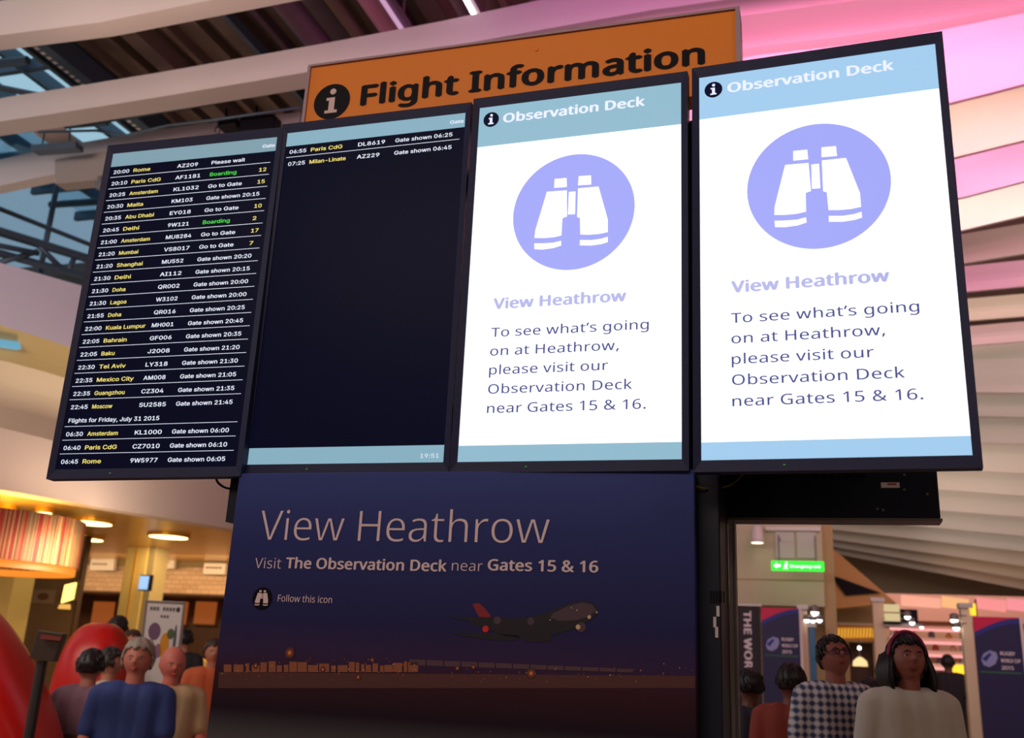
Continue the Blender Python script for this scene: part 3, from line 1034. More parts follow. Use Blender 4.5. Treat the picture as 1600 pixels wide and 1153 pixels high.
tag(MB().tube([Pn(x, y, 7.6) for x, y in ((60, 206), (150, 204), (196, 212), (262, 196), (330, 188), (470, 168))], .014, 8).build('conduit', M_TRS, smooth=True), 'dark conduit strung across under the roof above the departures screen', 'pipe')
tag(MB().tube([Pn(x, y, 8.0) for x, y in ((75, 188), (130, 194), (280, 168), (330, 160))], .03, 8).build('beam_pipe', M_TRS, smooth=True), 'thick dark blue pipe crossing the skylight behind the second beam', 'pipe')

# ------------------------------------------------------------------ food court on the left
ZS = CZ + 1.55
so = MB()
q = [(-8.95, 7.6), (-7.4, 12.85), (-7.0, 14.2), (-7.0, 17.6), (-16, 17.6), (-16, 7.6)]
so.hexa([W(-9.0, 7.6, ZS), W(-6.2, 16.7, ZS), W(-6.2, 17.6, ZS), W(-16, 17.6, ZS)], [W(-9.0, 7.6, ZS + .1), W(-6.2, 16.7, ZS + .1), W(-6.2, 17.6, ZS + .1), W(-16, 17.6, ZS + .1)])
so.hexa([W(-9.0, 7.6, ZS), W(-16, 17.6, ZS), W(-16, 12, ZS), W(-16, 7.6, ZS)], [W(-9.0, 7.6, ZS + .1), W(-16, 17.6, ZS + .1), W(-16, 12, ZS + .1), W(-16, 7.6, ZS + .1)])
SOF = so.build('ceiling_lower', M_GOLD, kind='structure')
DLL = ['leftmost upper downlight in the gold soffit', 'lower downlight in the gold soffit next to the striped shade', 'downlight in the gold soffit nearest the dark blue poster']
for k, (x, y, r) in enumerate(((142, 813, .27), (135, 839, .25), (264, 835, .27))):
    p = Pz(x, y, ZS)
    t = thing('downlight', 'round glowing ' + DLL[k], 'lamp', p, 'round downlights in the gold soffit')
    MB().lathe(p, [(r, -.04), (r + .03, -.04), (r + .03, 0), (r, 0)], 24).build('rim', M_GLD, t)
    MB().lathe(p, [(.01, -.045), (r, -.045), (r, -.01)], 24).build('diffuser', M_LAMP, t)
for k, (x, y) in enumerate(((12, 790), (70, 795))):  # reflections in the gold soffit, built as small glowing discs
    p = Pz(x, y, ZS)
    t = thing('downlight', ['small gold downlight at the far left above the striped shade', 'small gold downlight right of the far left one above the striped shade'][k], 'lamp', p, 'small gold downlights above the striped shade')
    MB().lathe(p, [(.09, -.05), (.11, -.05), (.11, 0), (.09, 0)], 20).build('rim', M_GLD, t)
    MB().lathe(p, [(.01, -.055), (.09, -.055), (.09, -.01)], 20).build('diffuser', M_LAMP, t)

bk = MB().box(-16, -6.2, 17, 17.3, CZ + .97, ZS)
mB = mat('cream_brick', (206, 176, 150), .8)
nt = mB.node_tree
bt = nt.nodes.new('ShaderNodeTexBrick')
tc = nt.nodes.new('ShaderNodeTexCoord')
dt = nt.nodes.new('ShaderNodeVectorMath'); dt.operation = 'DOT_PRODUCT'
dt.inputs[1].default_value = DU
sz = nt.nodes.new('ShaderNodeSeparateXYZ')
cb = nt.nodes.new('ShaderNodeCombineXYZ')
nt.links.new(tc.outputs['Object'], dt.inputs[0])
nt.links.new(tc.outputs['Object'], sz.inputs[0])
nt.links.new(dt.outputs['Value'], cb.inputs[0])
nt.links.new(sz.outputs[2], cb.inputs[1])
bt.inputs['Scale'].default_value = 3.0
bt.inputs['Mortar Size'].default_value = .012
bt.inputs['Color1'].default_value = (*lin((214, 184, 156)), 1)
bt.inputs['Color2'].default_value = (*lin((196, 164, 136)), 1)
bt.inputs['Mortar'].default_value = (*lin((150, 122, 100)), 1)
nt.links.new(cb.outputs[0], bt.inputs[0])
nt.links.new(bt.outputs[0], nt.nodes['Principled BSDF'].inputs['Base Color'])
WF = bk.build('wall_counter', mB, kind='structure')
MB().box(-16, -6.2, 16.9, 17.0, ZS - .10, ZS).build('cornice', mat('dark_olive_cornice', (120, 102, 66), .6), WF)
MB().box(-16, -6.2, 18.2, 18.4, 0, CZ + .97).build('recess', M_BRN, WF)
MB().box(-16, -6.2, 17.0, 18.2, CZ + .93, CZ + .97).build('soffit', M_BRN, WF)
MB().box(-6.2, -5.9, 16.0, 36, 0, 7).build('wall_divider', M_TAN, kind='structure')
def fbox_px(n, x0_, x1, y0, y1, dn=.05):
    a, b_ = Pn(x0_, (y0 + y1) / 2, n), Pn(x1, (y0 + y1) / 2, n)
    zt, zb = Pn((x0_ + x1) / 2, y0, n).z, Pn((x0_ + x1) / 2, y1, n).z
    ua, ub = unz(a)[0], unz(b_)[0]
    return MB().box(ua, ub, n, n + dn, zb, zt), (ua, ub, zb, zt)
SL = ['leftmost white menu board on the brick wall, left of the cream column', 'white menu board high on the brick wall, right of the cream column', 'white menu board on the brick wall beside the dark blue poster']
for k, (xa, xb, ya, yb) in enumerate(((141, 178, 872, 891), (236, 272, 872, 888), (318, 352, 880, 897))):
    mb, (ua, ub, zb, zt) = fbox_px(16.8, xa, xb, ya, yb, .08)
    t = thing('menu_board', SL[k], 'sign', W((ua + ub) / 2, 16.9, zb), 'white menu boards on the brick wall')
    mb.build('board', M_WHTB, t)
    g = MB()
    for j in range(5):
        g.box(ua + .05 + j * .07, ua + .1 + j * .07, 16.79, 16.8, zb + .1, zb + .13)
    g.build('blurred_line', mat('red_brown_print', (130, 80, 70)), t)
# columns
t = thing('column', 'cream square column standing in front of the counter', 'column', W(unz(Pn(205, 1000, 14.5))[0], 14.6, 0))
ua, ub = unz(Pn(187, 930, 14.5))[0], unz(Pn(221, 930, 14.5))[0]
MB().box(ua, ub, 14.5, 14.9, 0, ZS).build('shaft', M_COLM, t, bevel=.01)
MB().box(ub + .005, ub + .12, 14.53, 14.9, 0, ZS).build('side_panel', M_COLS, t)  # greyer strip standing for the column's unlit side
MB().box((ua + ub) / 2 - .01, (ua + ub) / 2 + .01, 14.485, 14.5, .1, ZS - .02).build('joint_strip', M_GLD, t)
t = thing('column', 'cream column at the left edge below the striped shade', 'column', W(unz(Pn(10, 1000, 12))[0], 12.2, 0))
ua, ub = unz(Pn(-30, 930, 12))[0], unz(Pn(18, 930, 12))[0]
MB().box(ua, ub, 12, 12.4, 0, ZS).build('shaft', M_COLM, t, bevel=.01)
MB().box(ua - .02, ub + .02, 11.98, 12.42, 0, .1).build('plinth', M_COLS, t)
# small television
t = thing('television', 'small bright blue television fixed to the right side of the cream column', 'television', Pn(229, 922, 14.3))
mb, (ua, ub, zb, zt) = fbox_px(14.3, 217, 236, 898, 923, .05)
mb.build('casing', M_BLK, t, bevel=.004)
MB().box(ua + .015, ub - .05, 14.285, 14.3, zb + .02, zt - .02).build('screen', mat('blue_tv_glow', (150, 190, 235), emit=1.2), t)
MB().box(ua + .06, ua + .1, 14.35, 14.5, zb + .08, zb + .12).build('wall_arm', M_BLK, t)
# brown partition with framed emblem and tilted lamp box
t = thing('partition', 'dark brown partition wall left of the counter, behind the red seating', 'wall panel', W(unz(Pn(60, 1000, 13))[0], 13.1, 0))
ua, ub = unz(Pn(28, 950, 13))[0], unz(Pn(118, 950, 13))[0]
MB().box(ua, ub, 13, 13.05, 0, ZS - .01).build('panel', mat('taupe_panel', (120, 98, 74), .6, noise=.1), t)
MB().box(ub, ub + .03, 12.97, 13.07, 0, ZS - .01).build('edge_post', M_BRN, t)
t = thing('framed_sign', 'small framed oval sign on the dark brown partition', 'sign', Pn(68, 945, 12.95))
mb, (ua, ub, zb, zt) = fbox_px(12.96, 51, 84, 921, 943, .035)
mb.build('plate', mat('grey_plate', (142, 122, 104), .5), t)
fr_ = nframe((ua + ub) / 2, 12.96, (zb + zt) / 2)
MB().prism(fr_, disc_pts(0, 0, .05, 20, .1), 0, .006).build('emblem', mat('brown_emblem', (96, 66, 52), .5), t)
t = thing('lamp_box', 'tilted glowing yellow picture lamp on the edge of the brown partition', 'lamp', Pn(104, 950, 12.6))
def tilt_quad(x, n, dn):
    p = [Pn(a, b, n) for a, b in x]
    return MB().hexa(p, [q_ + DN * dn for q_ in p])
tilt_quad([(92, 946), (117, 938), (122, 906), (98, 912)], 12.7, .08).build('frame', M_BRN, t)
tilt_quad([(95, 942), (113, 936), (118, 910), (101, 914)], 12.67, .03).build('glow_panel', mat('warm_glow', (255, 220, 110), emit=2.4), t)
tilt_quad([(90, 951), (108, 952), (108, 944), (93, 944)], 12.66, .03).build('lower_panel', mat('amber_glow', (240, 180, 90), emit=1.0), t)
# counter and goods
t = thing('serving_counter', 'low brown serving counter below the brick wall beside the dark blue poster', 'counter', W(-9.6, 15.4, 0))
MB().box(-12.6, -7.4, 15.6, 16.2, 0, 1.02).build('body', mat('orange_brown_wood', (150, 84, 44), .5, noise=.15), t)
MB().box(-12.7, -7.3, 15.5, 16.3, 1.02, 1.07).build('worktop', M_TAN, t)
for x, y, r in ((310, 985, .16), (330, 1000, .12), (245, 1010, .1)):
    p = Pn(x, y, 15.8)
    uu, nn_, zz = unz(p)
    tt = thing('food_tray', {310: 'yellow heaped food tray highest on the counter', 330: 'yellow food tray nearest the dark blue poster', 245: 'yellow food tray hidden behind the white advertising board'}[x], 'food', W(uu, nn_, 1.07), 'yellow food trays on the serving counter')
    MB().box(uu - r, uu + r, 15.65, 15.95, 1.07, 1.10).build('tray', M_SIL, tt)
    MB().ball(W(uu, 15.8, 1.11), r, 12, 7, (.9, .7, .7)).build('food', mat('yellow_food', (220, 180, 100), .6, noise=.3, nscale=20), tt, smooth=True)
for k, x in enumerate((160, 275, 320)):
    tb = thing('orange_panel_light', ['orange lit back panel left of the cream column', 'orange lit back panel behind the white advertising board', 'orange lit back panel beside the dark blue poster'][k], 'panel', Pn(x, 960, 18.1), 'orange panels at the back of the counter')
    mb, (ua, ub, zb, zt) = fbox_px(18.1, x - 16, x + 16, 940, 975, .04)
    mb.build('panel', mat('orange_glow', (190, 96, 40), emit=.5), tb)
    MB().box(ua - .03, ub + .03, 18.12, 18.16, zb - .03, zb).build('shelf', M_BRN, tb)

# drum shade
pc = Pd(-12, 828, 11.5)
pc.z = CZ + 1.12
t = thing('drum_shade', 'large drum pendant shade with vertical red, orange and cream stripes at the left edge', 'lamp', pc)
mS = mat('striped_fabric', (220, 150, 100), .7)
nt = mS.node_tree
b = nt.nodes['Principled BSDF']
tc = nt.nodes.new('ShaderNodeTexCoord')
sep = nt.nodes.new('ShaderNodeSeparateXYZ')
at = nt.nodes.new('ShaderNodeMath'); at.operation = 'ARCTAN2'
ml = nt.nodes.new('ShaderNodeMath'); ml.operation = 'MULTIPLY'; ml.inputs[1].default_value = 7.5
nz = nt.nodes.new('ShaderNodeTexNoise'); nz.noise_dimensions = '1D'; nz.inputs['Scale'].default_value = 1.6; nz.inputs['Detail'].default_value = 1
cr = nt.nodes.new('ShaderNodeValToRGB'); cr.color_ramp.interpolation = 'CONSTANT'
nt.links.new(tc.outputs['Object'], sep.inputs[0])
nt.links.new(sep.outputs[0], at.inputs[0]); nt.links.new(sep.outputs[1], at.inputs[1])
nt.links.new(at.outputs[0], ml.inputs[0]); nt.links.new(ml.outputs[0], nz.inputs['W'])
nt.links.new(nz.outputs['Fac'], cr.inputs[0])
for pos, c in ((0, (130, 36, 22)), (.40, (160, 46, 28)), (.45, (180, 146, 90)), (.48, (92, 64, 40)), (.52, (170, 84, 40)), (.55, (190, 160, 104)), (.59, (136, 38, 24)), (.66, (104, 86, 54))):
    e = cr.color_ramp.elements.new(pos); e.color = (*lin(c), 1)
nt.links.new(cr.outputs[0], b.inputs['Base Color'])
nt.links.new(cr.outputs[0], b.inputs['Emission Color'])
b.inputs['Emission Strength'].default_value = .06
R0 = .97
def ring(z0, z1, ra, rb, th=.008, seg=64):
    mb = MB(); vs_ = []; fs = []
    for r, z in ((ra, z0), (rb, z1), (rb - th, z1), (ra - th, z0)):
        vs_ += [pc + V((r * math.cos(2 * math.pi * k / seg), r * math.sin(2 * math.pi * k / seg), z)) for k in range(seg)]
    for i in range(4):
        for k in range(seg):
            k2 = (k + 1) % seg
            fs.append((i * seg + k, i * seg + k2, ((i + 1) % 4) * seg + k2, ((i + 1) % 4) * seg + k))
    return mb.add(vs_, fs)
area('shade_uplight', pc + V((0, 0, .1)), pc + V((0, 0, 2)), .9, .9, (255, 200, 100), 30)
ring(-.32, .20, R0, R0).build('shade', mS, t, smooth=True)
ring(-.40, -.32, R0 - .03, R0 - .03).build('glowing_rim', mat('amber_rim', (244, 140, 40), emit=1.0), t, smooth=True)
MB().lathe(pc, [(.01, -.12), (R0 - .05, -.12), (R0 - .05, -.11), (.01, -.10)], 40).build('diffuser', mat('diffuser_glow', (255, 200, 110), emit=1.0), t)
MB().tube([pc + V((0, 0, -.1)), V((pc.x, pc.y, ZS))], .012, 6).build('cord', M_BLK, t)

# white advertising board
t = thing('advertising_board', 'white advertising board with fruit drink pictures among the seated people', 'poster', Pd(252, 1063, 8.2))
cs = [Pd(x, y, 8.2) for x, y in ((213, 1075), (276, 1078), (288, 942), (229, 939))]
bn = (cs[1] - cs[0]).cross(cs[3] - cs[0]).normalized()
if bn.dot(CAM - cs[0]) < 0: bn = -bn
MB().hexa(cs, [p - bn * .03 for p in cs]).build('board', M_WHTB, t)
bf = Fr(cs[3], (cs[2] - cs[3]).normalized(), (cs[0] - cs[3]).normalized(), bn)
bw, bh = (cs[2] - cs[3]).length, (cs[0] - cs[3]).length
edge = [(0, 0), (bw, 0), (bw, bh), (0, bh)]
g = MB()
for k in range(4):
    (a0_, b0_), (a1_, b1_) = edge[k], edge[(k + 1) % 4]
    g.prism(bf, [(min(a0_, a1_) - .006, min(b0_, b1_) - .006), (max(a0_, a1_) + .006, min(b0_, b1_) - .006), (max(a0_, a1_) + .006, max(b0_, b1_) + .006), (min(a0_, a1_) - .006, max(b0_, b1_) + .006)], 0, .008)
g.build('frame', M_SIL, t)
g = MB()
for k in range(8):
    if k != 3:
        g.fbox(bf, bw * (.12 + .085 * k), bw * (.12 + .085 * k + .06), bh * .06, bh * .1, .001, .003)
for k in range(3):
    g.fbox(bf, bw * (.42 + .08 * k), bw * (.47 + .08 * k), bh * .15, bh * .18, .001, .003)
g.build('blurred_heading', mat('grey_print', (120, 112, 116)), t, kind='stuff')
def blob(a, b_, rx, ry, c, nm):
    MB().prism(bf, disc_pts(bw * a, bh * b_, bh * ry, 18, bw * rx), .001, .003).build(nm, mat('print_%s' % nm, c), t)
blob(.3, .34, .16, .10, (120, 90, 120), 'grape_picture')
blob(.6, .50, .12, .15, (226, 150, 50), 'orange_drink_picture')
blob(.74, .36, .10, .06, (90, 110, 70), 'lime_picture')
blob(.45, .56, .10, .08, (150, 110, 140), 'berry_picture')
blob(.86, .45, .035, .2, (96, 90, 110), 'bottle_picture')
blob(.86, .08, .05, .03, (70, 64, 66), 'badge_picture')
for s in (.05, .95):
    p = bf.pt(bw * s, bh, -.02)
    MB().tube([p, V((p.x, p.y, 0))], .012, 8).build('leg', M_SIL, t)

# red rounded seating
def redthing(label, c, sc, rot, seam=True, tx=None):
    t = thing('rounded_seat', label, 'seat', V((c.x, c.y, 0)), 'red rounded vinyl seats')
    mb = MB()
    mb.ball(V((0, 0, 0)), 1, 40, 24)
    Rm = Matrix.Rotation(rot, 3, CAMF)
    for i, q_ in enumerate(mb.v):
        # squarer shoulder than a plain ellipsoid
        q2 = V((math.copysign(abs(q_.x) ** .66, q_.x), math.copysign(abs(q_.y) ** .7, q_.y), q_.z * (1 - .06 * q_.x * q_.x)))
        p = CX0 * (q2.x * sc[0]) + DEP * (q2.y * sc[1]) + V((0, 0, 1)) * (q2.z * sc[2])
        mb.v[i] = c + Rm @ p
    mb.build('upholstered_back', M_RED, t, smooth=True)
    if seam:
        pts = []
        for k in range(25):
            a = math.pi * k / 24
            p = CX0 * (.15 * sc[0]) + (DEP * (-math.sin(a) * sc[1] * 1.0) + V((0, 0, 1)) * (math.cos(a) * sc[2])) * .995
            pts.append(c + Rm @ p)
        MB().tube(pts, .008, 6).build('piping', mat('dark_red_piping', (140, 14, 12), .4), t, smooth=True)
    MB().lathe(V((c.x, c.y, 0)), [(.34, 0), (.34, .03), (.06, .06), (.05, c.z - sc[2] * .7)], 24).build('pedestal', M_SIL, t, smooth=True)
    return t
CX0 = V((CX.x, CX.y, 0)).normalized()
DEP = V((-CX0.y, CX0.x, 0))
CAMF = DEP
redthing('red rounded vinyl seat back with a bright top, in front of the brown partition', Pd(140, 1100, 9.2), (.33, .36, .71), 0)
redthing('large tilted red vinyl seat with a seam at the left edge', Pd(-34, 1100, 6.6), (.36, .4, .86), RAD(-36))
t = thing('till_monitor', 'dark grey till monitor standing between the two red seats', 'monitor', Pd(72, 1033, 5.9))
mc = [Pd(x, y, 5.85) for x, y in ((45, 1028), (84, 1034), (100, 990), (58, 984))]
MB().hexa(mc, [p + DEP * .06 for p in mc]).build('casing', mat('warm_grey_plastic', (78, 66, 58), .5), t, bevel=.006)
mc2 = [Pd(x, y, 5.83) for x, y in ((62, 998), (94, 1001), (96, 995), (65, 991))]
MB().hexa(mc2, [p + DEP * .01 for p in mc2]).build('status_strip', mat('dull_red_strip', (150, 70, 60)), t)
p = Pd(66, 1032, 5.9)
MB().tube([p, V((p.x, p.y, 0))], .03, 10).build('stand', mat('dark_stand', (50, 44, 42), .5), t)
MB().lathe(V((p.x, p.y, 0)), [(.2, 0), (.2, .02), (.03, .04)], 20).build('base', M_GREY, t)

# ------------------------------------------------------------------ right: shops under the slatted ceiling
# pale bulkhead block with exit sign
NB = 15.5
a = Pn(1120, 880, NB); b_ = Pn(1286, 880, NB)
ua, ub = unz(a)[0], unz(b_)[0]
zt, zb = Pn(1240, 806, NB).z, Pn(1220, 946, NB).z
BLK = MB().box(ua, ub, NB, NB + 2.2, zb, zt + .6).build('wall_bulkhead', mat('pale_stone_wall', (194, 188, 158), .7, noise=.04, nscale=2), kind='structure')
for x0_, x1, y0, y1 in ((1212, 1241, 831, 872), (1245, 1276, 831, 872)):
    mb, _ = fbox_px(NB - .03, x0_, x1, y0, y1, .03)
    mb.build('wall_panel', mat('pale_grey_panel', (196, 196, 190), .5), BLK)
mb, _ = fbox_px(NB - .05, 1196, 1282, 823, 829, .05)
mb.build('ledge', M_WHTB, BLK)
for z in (Pn(1220, 905, NB).z,):
    MB().box(ua, ub, NB - .012, NB, z - .012, z).build('joint', M_TAN, BLK)
pp = unz(Pn(1288, 946, NB))
MB().box(pp[0], pp[0] + .16, NB + .1, NB + .5, 0, zt + .6).build('trim_1', M_TAN, kind='structure')
t = thing('floodlight', 'white floodlight on the pale bulkhead block above the green exit sign', 'lamp', Pn(1185, 850, NB - .3))
p = Pn(1183, 838, NB - .3)
MB().lathe(p, [(.03, .16), (.07, .12), (.09, -.05), (.10, -.09)], 20).build('body', M_WHTB, t, smooth=True)
MB().lathe(p, [(.005, -.095), (.085, -.095), (.085, -.085)], 20).build('lens', mat('soft_lamp', (255, 240, 214), emit=2.5), t)
MB().tube([p + V((0, 0, .15)), p + V((0, 0, .15)) + DN * .3], .02, 8).build('arm', M_GREY, t)

NE = NB - .6
fe = Fr(Pn(1205, 876, NE), DU, V((0, 0, -1)), -DN)
e1 = fe.loc(1288, 890)
ew, eh = e1[0], abs(fe.loc(1246, 891)[1] - fe.loc(1246, 876)[1])
t = thing('exit_sign', 'lit green exit sign with arrow and running man on the pale bulkhead block', 'sign', fe.pt(ew / 2, eh, -.03))
MB().fbox(fe, 0, ew, 0, eh, -.06, 0).build('light_box', M_GRN, t, bevel=.004)
A = lambda L: [(x * eh, y * eh) for x, y in L]
MB().prism(fe, A([(.25, .5), (.55, .2), (.55, .38), (.95, .38), (.95, .62), (.55, .62), (.55, .8)]), .001, .004).build('arrow', M_GRNT, t)
g = MB()
g.prism(fe, disc_pts(1.55 * eh, .2 * eh, .09 * eh, 12), .001, .004)
g.prism(fe, A([(1.42, .3), (1.62, .3), (1.72, .45), (1.64, .5), (1.56, .42), (1.52, .58), (1.66, .68), (1.66, .86), (1.56, .86), (1.56, .74), (1.42, .64), (1.34, .84), (1.22, .84), (1.34, .58)]), .001, .004)
g.build('running_man', M_GRNT, t)
text('Emergency exit', fe, 1.95 * eh, .68 * eh, .36 * eh, M_GRNT, t, width=ew - 2.3 * eh, f='humanist', bold=.02, c=.003, name='sign_text')
for s in (.15, .85):
    p = fe.pt(ew * s, 0, -.03)
    MB().tube([p, p + V((0, 0, .35)), p + V((0, 0, .35)) + DN * .57], .012, 6).build('bracket', M_GREY, t)

# tall banners
def banner(label, n, x0_, x1, y0, name='banner'):
    f = Fr(Pn(x0_, y0, n), DU, V((0, 0, -1)), -DN)
    w_ = f.loc(x1, y0)[0]
    h_ = f.o.z - .05
    t = thing(name, label, 'banner', f.pt(w_ / 2, h_, -.03))
    return f, w_, h_, t
f, w_, h_, t = banner('tall black banner with white lettering running downwards, beside the silver post', 13.0, 1149, 1187, 946)
MB().fbox(f, 0, w_, 0, h_, -.04, 0).build('cloth', mat('black_cloth', (34, 26, 34), .6), t)
MB().fbox(f, -.02, w_ + .02, -.02, 0, -.05, .01).build('top_rail', M_SIL, t)
MB().fbox(f, -.02, w_ + .02, h_, h_ + .03, -.12, .1).build('foot', M_GREY, t)
fv = Fr(f.pt(0, 0, 0), V((0, 0, -1)), -DU, -DN)       # text running down
cp = f.loc(1177, 1000)[0] - f.loc(1163, 1000)[0]
x_ = f.loc(1163, 1000)[0]
y_s = f.loc(1168, 954)[1]
y_e = f.loc(1168, 1043)[1]
text('THE WORLD', fv, y_s, -x_, cp, M_WPR, t, width=(y_e - y_s) / 7.1 * 9.2, f='humanist', bold=.04, spc=1.05, c=.004, name='banner_text')

M_NAVY = mat('navy_print', (34, 36, 82), .5)
M_MAG = mat('magenta_print', (214, 30, 84), .5)
M_BLU = mat('blue_print', (40, 52, 140), .5)
def rugby(label, n, x0_, x1, y0):
    f, w_, h_, t = banner(label, n, x0_, x1, y0, 'event_poster')
    MB().fbox(f, 0, w_, 0, h_, -.04, 0).build('board', M_NAVY, t)
    def arc(bx, by, th, m, c):
        top = [(w_ * k / 12, w_ * (by - bx * math.sin(math.pi * .5 * k / 12))) for k in range(13)]
        bot = [(x, y + w_ * th) for x, y in top[::-1]]
        g = MB()
        for k in range(12):
            g.prism(f, [top[k], top[k + 1], bot[11 - k], bot[12 - k]], c, c + .002)
        return g.build('swoosh', m, t)
    g = MB()
    for k in range(12):
        xa, xb = w_ * k / 12, w_ * (k + 1) / 12
        ya, yb = [w_ * (.34 - .34 * math.sin(math.pi * .5 * q_ / 12)) for q_ in (k, k + 1)]
        g.prism(f, [(xa, 0), (xb, 0), (xb, yb + .01), (xa, ya + .01)], .0005, .001)
    g.build('swoosh', M_MAG, t)
    arc(.34, .36, .12, M_BLU, .002)
    MB().prism(f, [(w_ * .1, w_ * .98), (w_ * .16, w_ * .84), (w_ * .30, w_ * .76), (w_ * .44, w_ * .80), (w_ * .46, w_ * .92), (w_ * .40, w_ * 1.06), (w_ * .26, w_ * 1.14), (w_ * .14, w_ * 1.10)], .001, .003).build('ball_emblem', mat('pale_blue_print', (150, 160, 210), .5), t)
    MB().prism(f, [(w_ * .12, w_ * .96), (w_ * .28, w_ * .82), (w_ * .34, w_ * .84), (w_ * .2, w_ * 1.02)], .0032, .004).build('ball_stripe', M_BLU, t)
    for k, s_ in enumerate(('RUGBY', 'WORLD CUP', '2015')):
        text(s_, f, w_ * .52, w_ * (.86 + .16 * k), w_ * .10, M_WPR, t, width=w_ * (.32, .42, .26)[k], f='humanist', bold=.03, c=.002, name='poster_text')
    MB().fbox(f, w_ * .06, w_ * .94, w_ * 1.24, w_ * 1.26, .001, .003).build('green_line', mat('green_print', (60, 140, 80)), t)
    MB().fbox(f, -.02, w_ + .02, h_, h_ + .03, -.14, .12).build('foot', M_GREY, t)
    MB().fbox(f, w_, w_ + .03, 0, h_, -.05, .01).build('edge', M_WHTB, t)
rugby('navy event poster with magenta swoosh, beside the black banner', 12.98, 1189, 1248, 949)
rugby('navy event poster with magenta swoosh, at the right edge behind the girl', 13.5, 1520, 1592, 963)

# pale slim posts with clusters of small spotlights
def post(label, n, x0_, x1, m, ytop):
    a, b_ = Pn(x0_, 1000, n), Pn(x1, 1000, n)
    zt_ = Pn((x0_ + x1) / 2, ytop, n).z
    ua, ub = unz(a)[0], unz(b_)[0]
    t = thing('shop_post', label, 'post', W((ua + ub) / 2, n, 0))
    MB().box(ua, ub, n, n + .2, 0, zt_).build('shaft', m, t, bevel=.01)
    MB().box(ua - .02, ub + .02, n - .02, n + .22, zt_, zt_ + .06).build('cap', M_SIL, t)
    MB().box(ua - .02, ub + .02, n - .02, n + .22, 0, .08).build('plinth', M_SIL, t)
post('cream shop front post right of the first navy poster', 14.2, 1250, 1262, mat('ivory_post', (226, 212, 176), .5), 952)
post('blue lit shop front post next to the cream one', 15.2, 1264, 1274, mat('teal_blue_post', (64, 120, 160), .4), 980)
post('broad cream shop front post between the boy and the girl', 17, 1366, 1384, mat('ivory_post', (226, 212, 176), .5), 940)
post('pale shop front post left of the right hand navy poster', 14.5, 1505, 1522, mat('ivory_post', (226, 212, 176), .5), 950)

def spots(grp, where, n, L):
    for k, (x, y, r, nm) in enumerate(L):
        p = Pn(x, y, n)
        rr_ = r * (n / FPX)
        t = thing('shop_spotlight', nm, 'lamp', p, grp)
        MB().lathe(p, [(rr_ * .5, rr_ * 1.6), (rr_ * 1.05, rr_ * 1.2), (rr_ * 1.1, -.005), (rr_ * .9, -.005), (rr_ * .9, rr_ * .2)], 14).build('housing', M_GREY, t)
        MB().ball(p, rr_ * .95, 12, 8).build('bulb', M_LAMPW, t, smooth=True)
        q = Pn(where, y - 6, n)
        MB().tube([p + V((0, 0, rr_ * 1.4)), V((p.x, p.y, q.z)), V((q.x, q.y, q.z))], .008, 6).build('arm', M_GREY, t)
spots('spotlights by the cream post', 1256, 14.2, [(1273, 956, 6, 'highest bright spotlight above the boy'), (1261, 968, 4.5, 'left bright spotlight of the cluster above the boy'), (1270, 969, 4, 'middle small spotlight of the cluster above the boy'), (1280, 968, 4.5, 'right bright spotlight of the cluster above the boy')])
spots('spotlights above the girl', 1380, 17.0, [(1418, 963, 4.5, 'white spotlight left above the girl on the dark housing'), (1425, 972, 4, 'dimmer spotlight under it above the girl'), (1440, 979, 3, 'smallest spotlight of those above the girl')])
spots('spotlights near the right navy poster', 1510, 14.5, [(1491, 968, 5.5, 'bright spotlight left of the right hand navy poster'), (1494, 980, 5, 'lower bright spotlight left of the right hand navy poster')])

# shop front behind the boy
NS = 19.0
def sbox(x0_, x1, y0, y1, n, dn, m, nm, par=None, **kw):
    mb, r = fbox_px(n, x0_, x1, y0, y1, dn)
    return mb.build(nm, m, par, **kw), r
q_, (ua, ub, zb, zt) = sbox(1286, 1384, 925, 978, NS, .5, M_TAN, 'wall_shop', kind='structure')
u2_ = unz(Pn(1600, 1000, NS))[0]
MB().box(ua - 1.2, unz(Pn(1328, 1040, NS))[0] - .1, NS + .05, NS + .4, 0, zb).build('wall_shop_side', M_TAN, kind='structure')
t = thing('shop_fascia', 'tan shop fascia with a row of gold letters above a dark doorway', 'sign', W((ua + ub) / 2, NS - .1, Pn(1335, 1000, NS).z))
sbox(1300, 1370, 976, 1001, NS - .1, .1, mat('amber_fascia', (190, 128, 50), .5), 'fascia_board', t)
sbox(1298, 1372, 973, 977, NS - .16, .16, M_CRM, 'ledge', t)
for k in range(13):
    x = 1304 + k * 4.9
    a, b_, c_, d_ = Pn(x, 997 - k * .1, NS - .13), Pn(x + 2.6, 997 - k * .1, NS - .13), Pn(x + 3.6, 981, NS - .13), Pn(x + 1.0, 981, NS - .13)
    MB().hexa([a, b_, c_, d_], [p + DN * .03 for p in (a, b_, c_, d_)]).build('gold_letter', mat('lit_gold', (255, 190, 60), .4, emit=.8), t)
ud0, ud1 = unz(Pn(1328, 1040, NS))[0], unz(Pn(1366, 1040, NS))[0]
t = thing('doorway', 'dark brown shop doorway under the gold letters', 'door', W((ud0 + ud1) / 2, NS + .1, 0))
zd = Pn(1345, 1003, NS).z
MB().box(ud0, ud1, NS + .30, NS + .36, 0, zd).build('door_back', M_BRN, t)
MB().box(ud0 - .08, ud0, NS, NS + .36, 0, zd).build('jamb', M_TAN, t)
MB().box(ud1, ud1 + .08, NS, NS + .36, 0, zd).build('jamb', M_TAN, t)
MB().box(ud0 - .08, ud1 + .08, NS, NS + .36, zd, zd + .08).build('lintel', M_CRM, t)
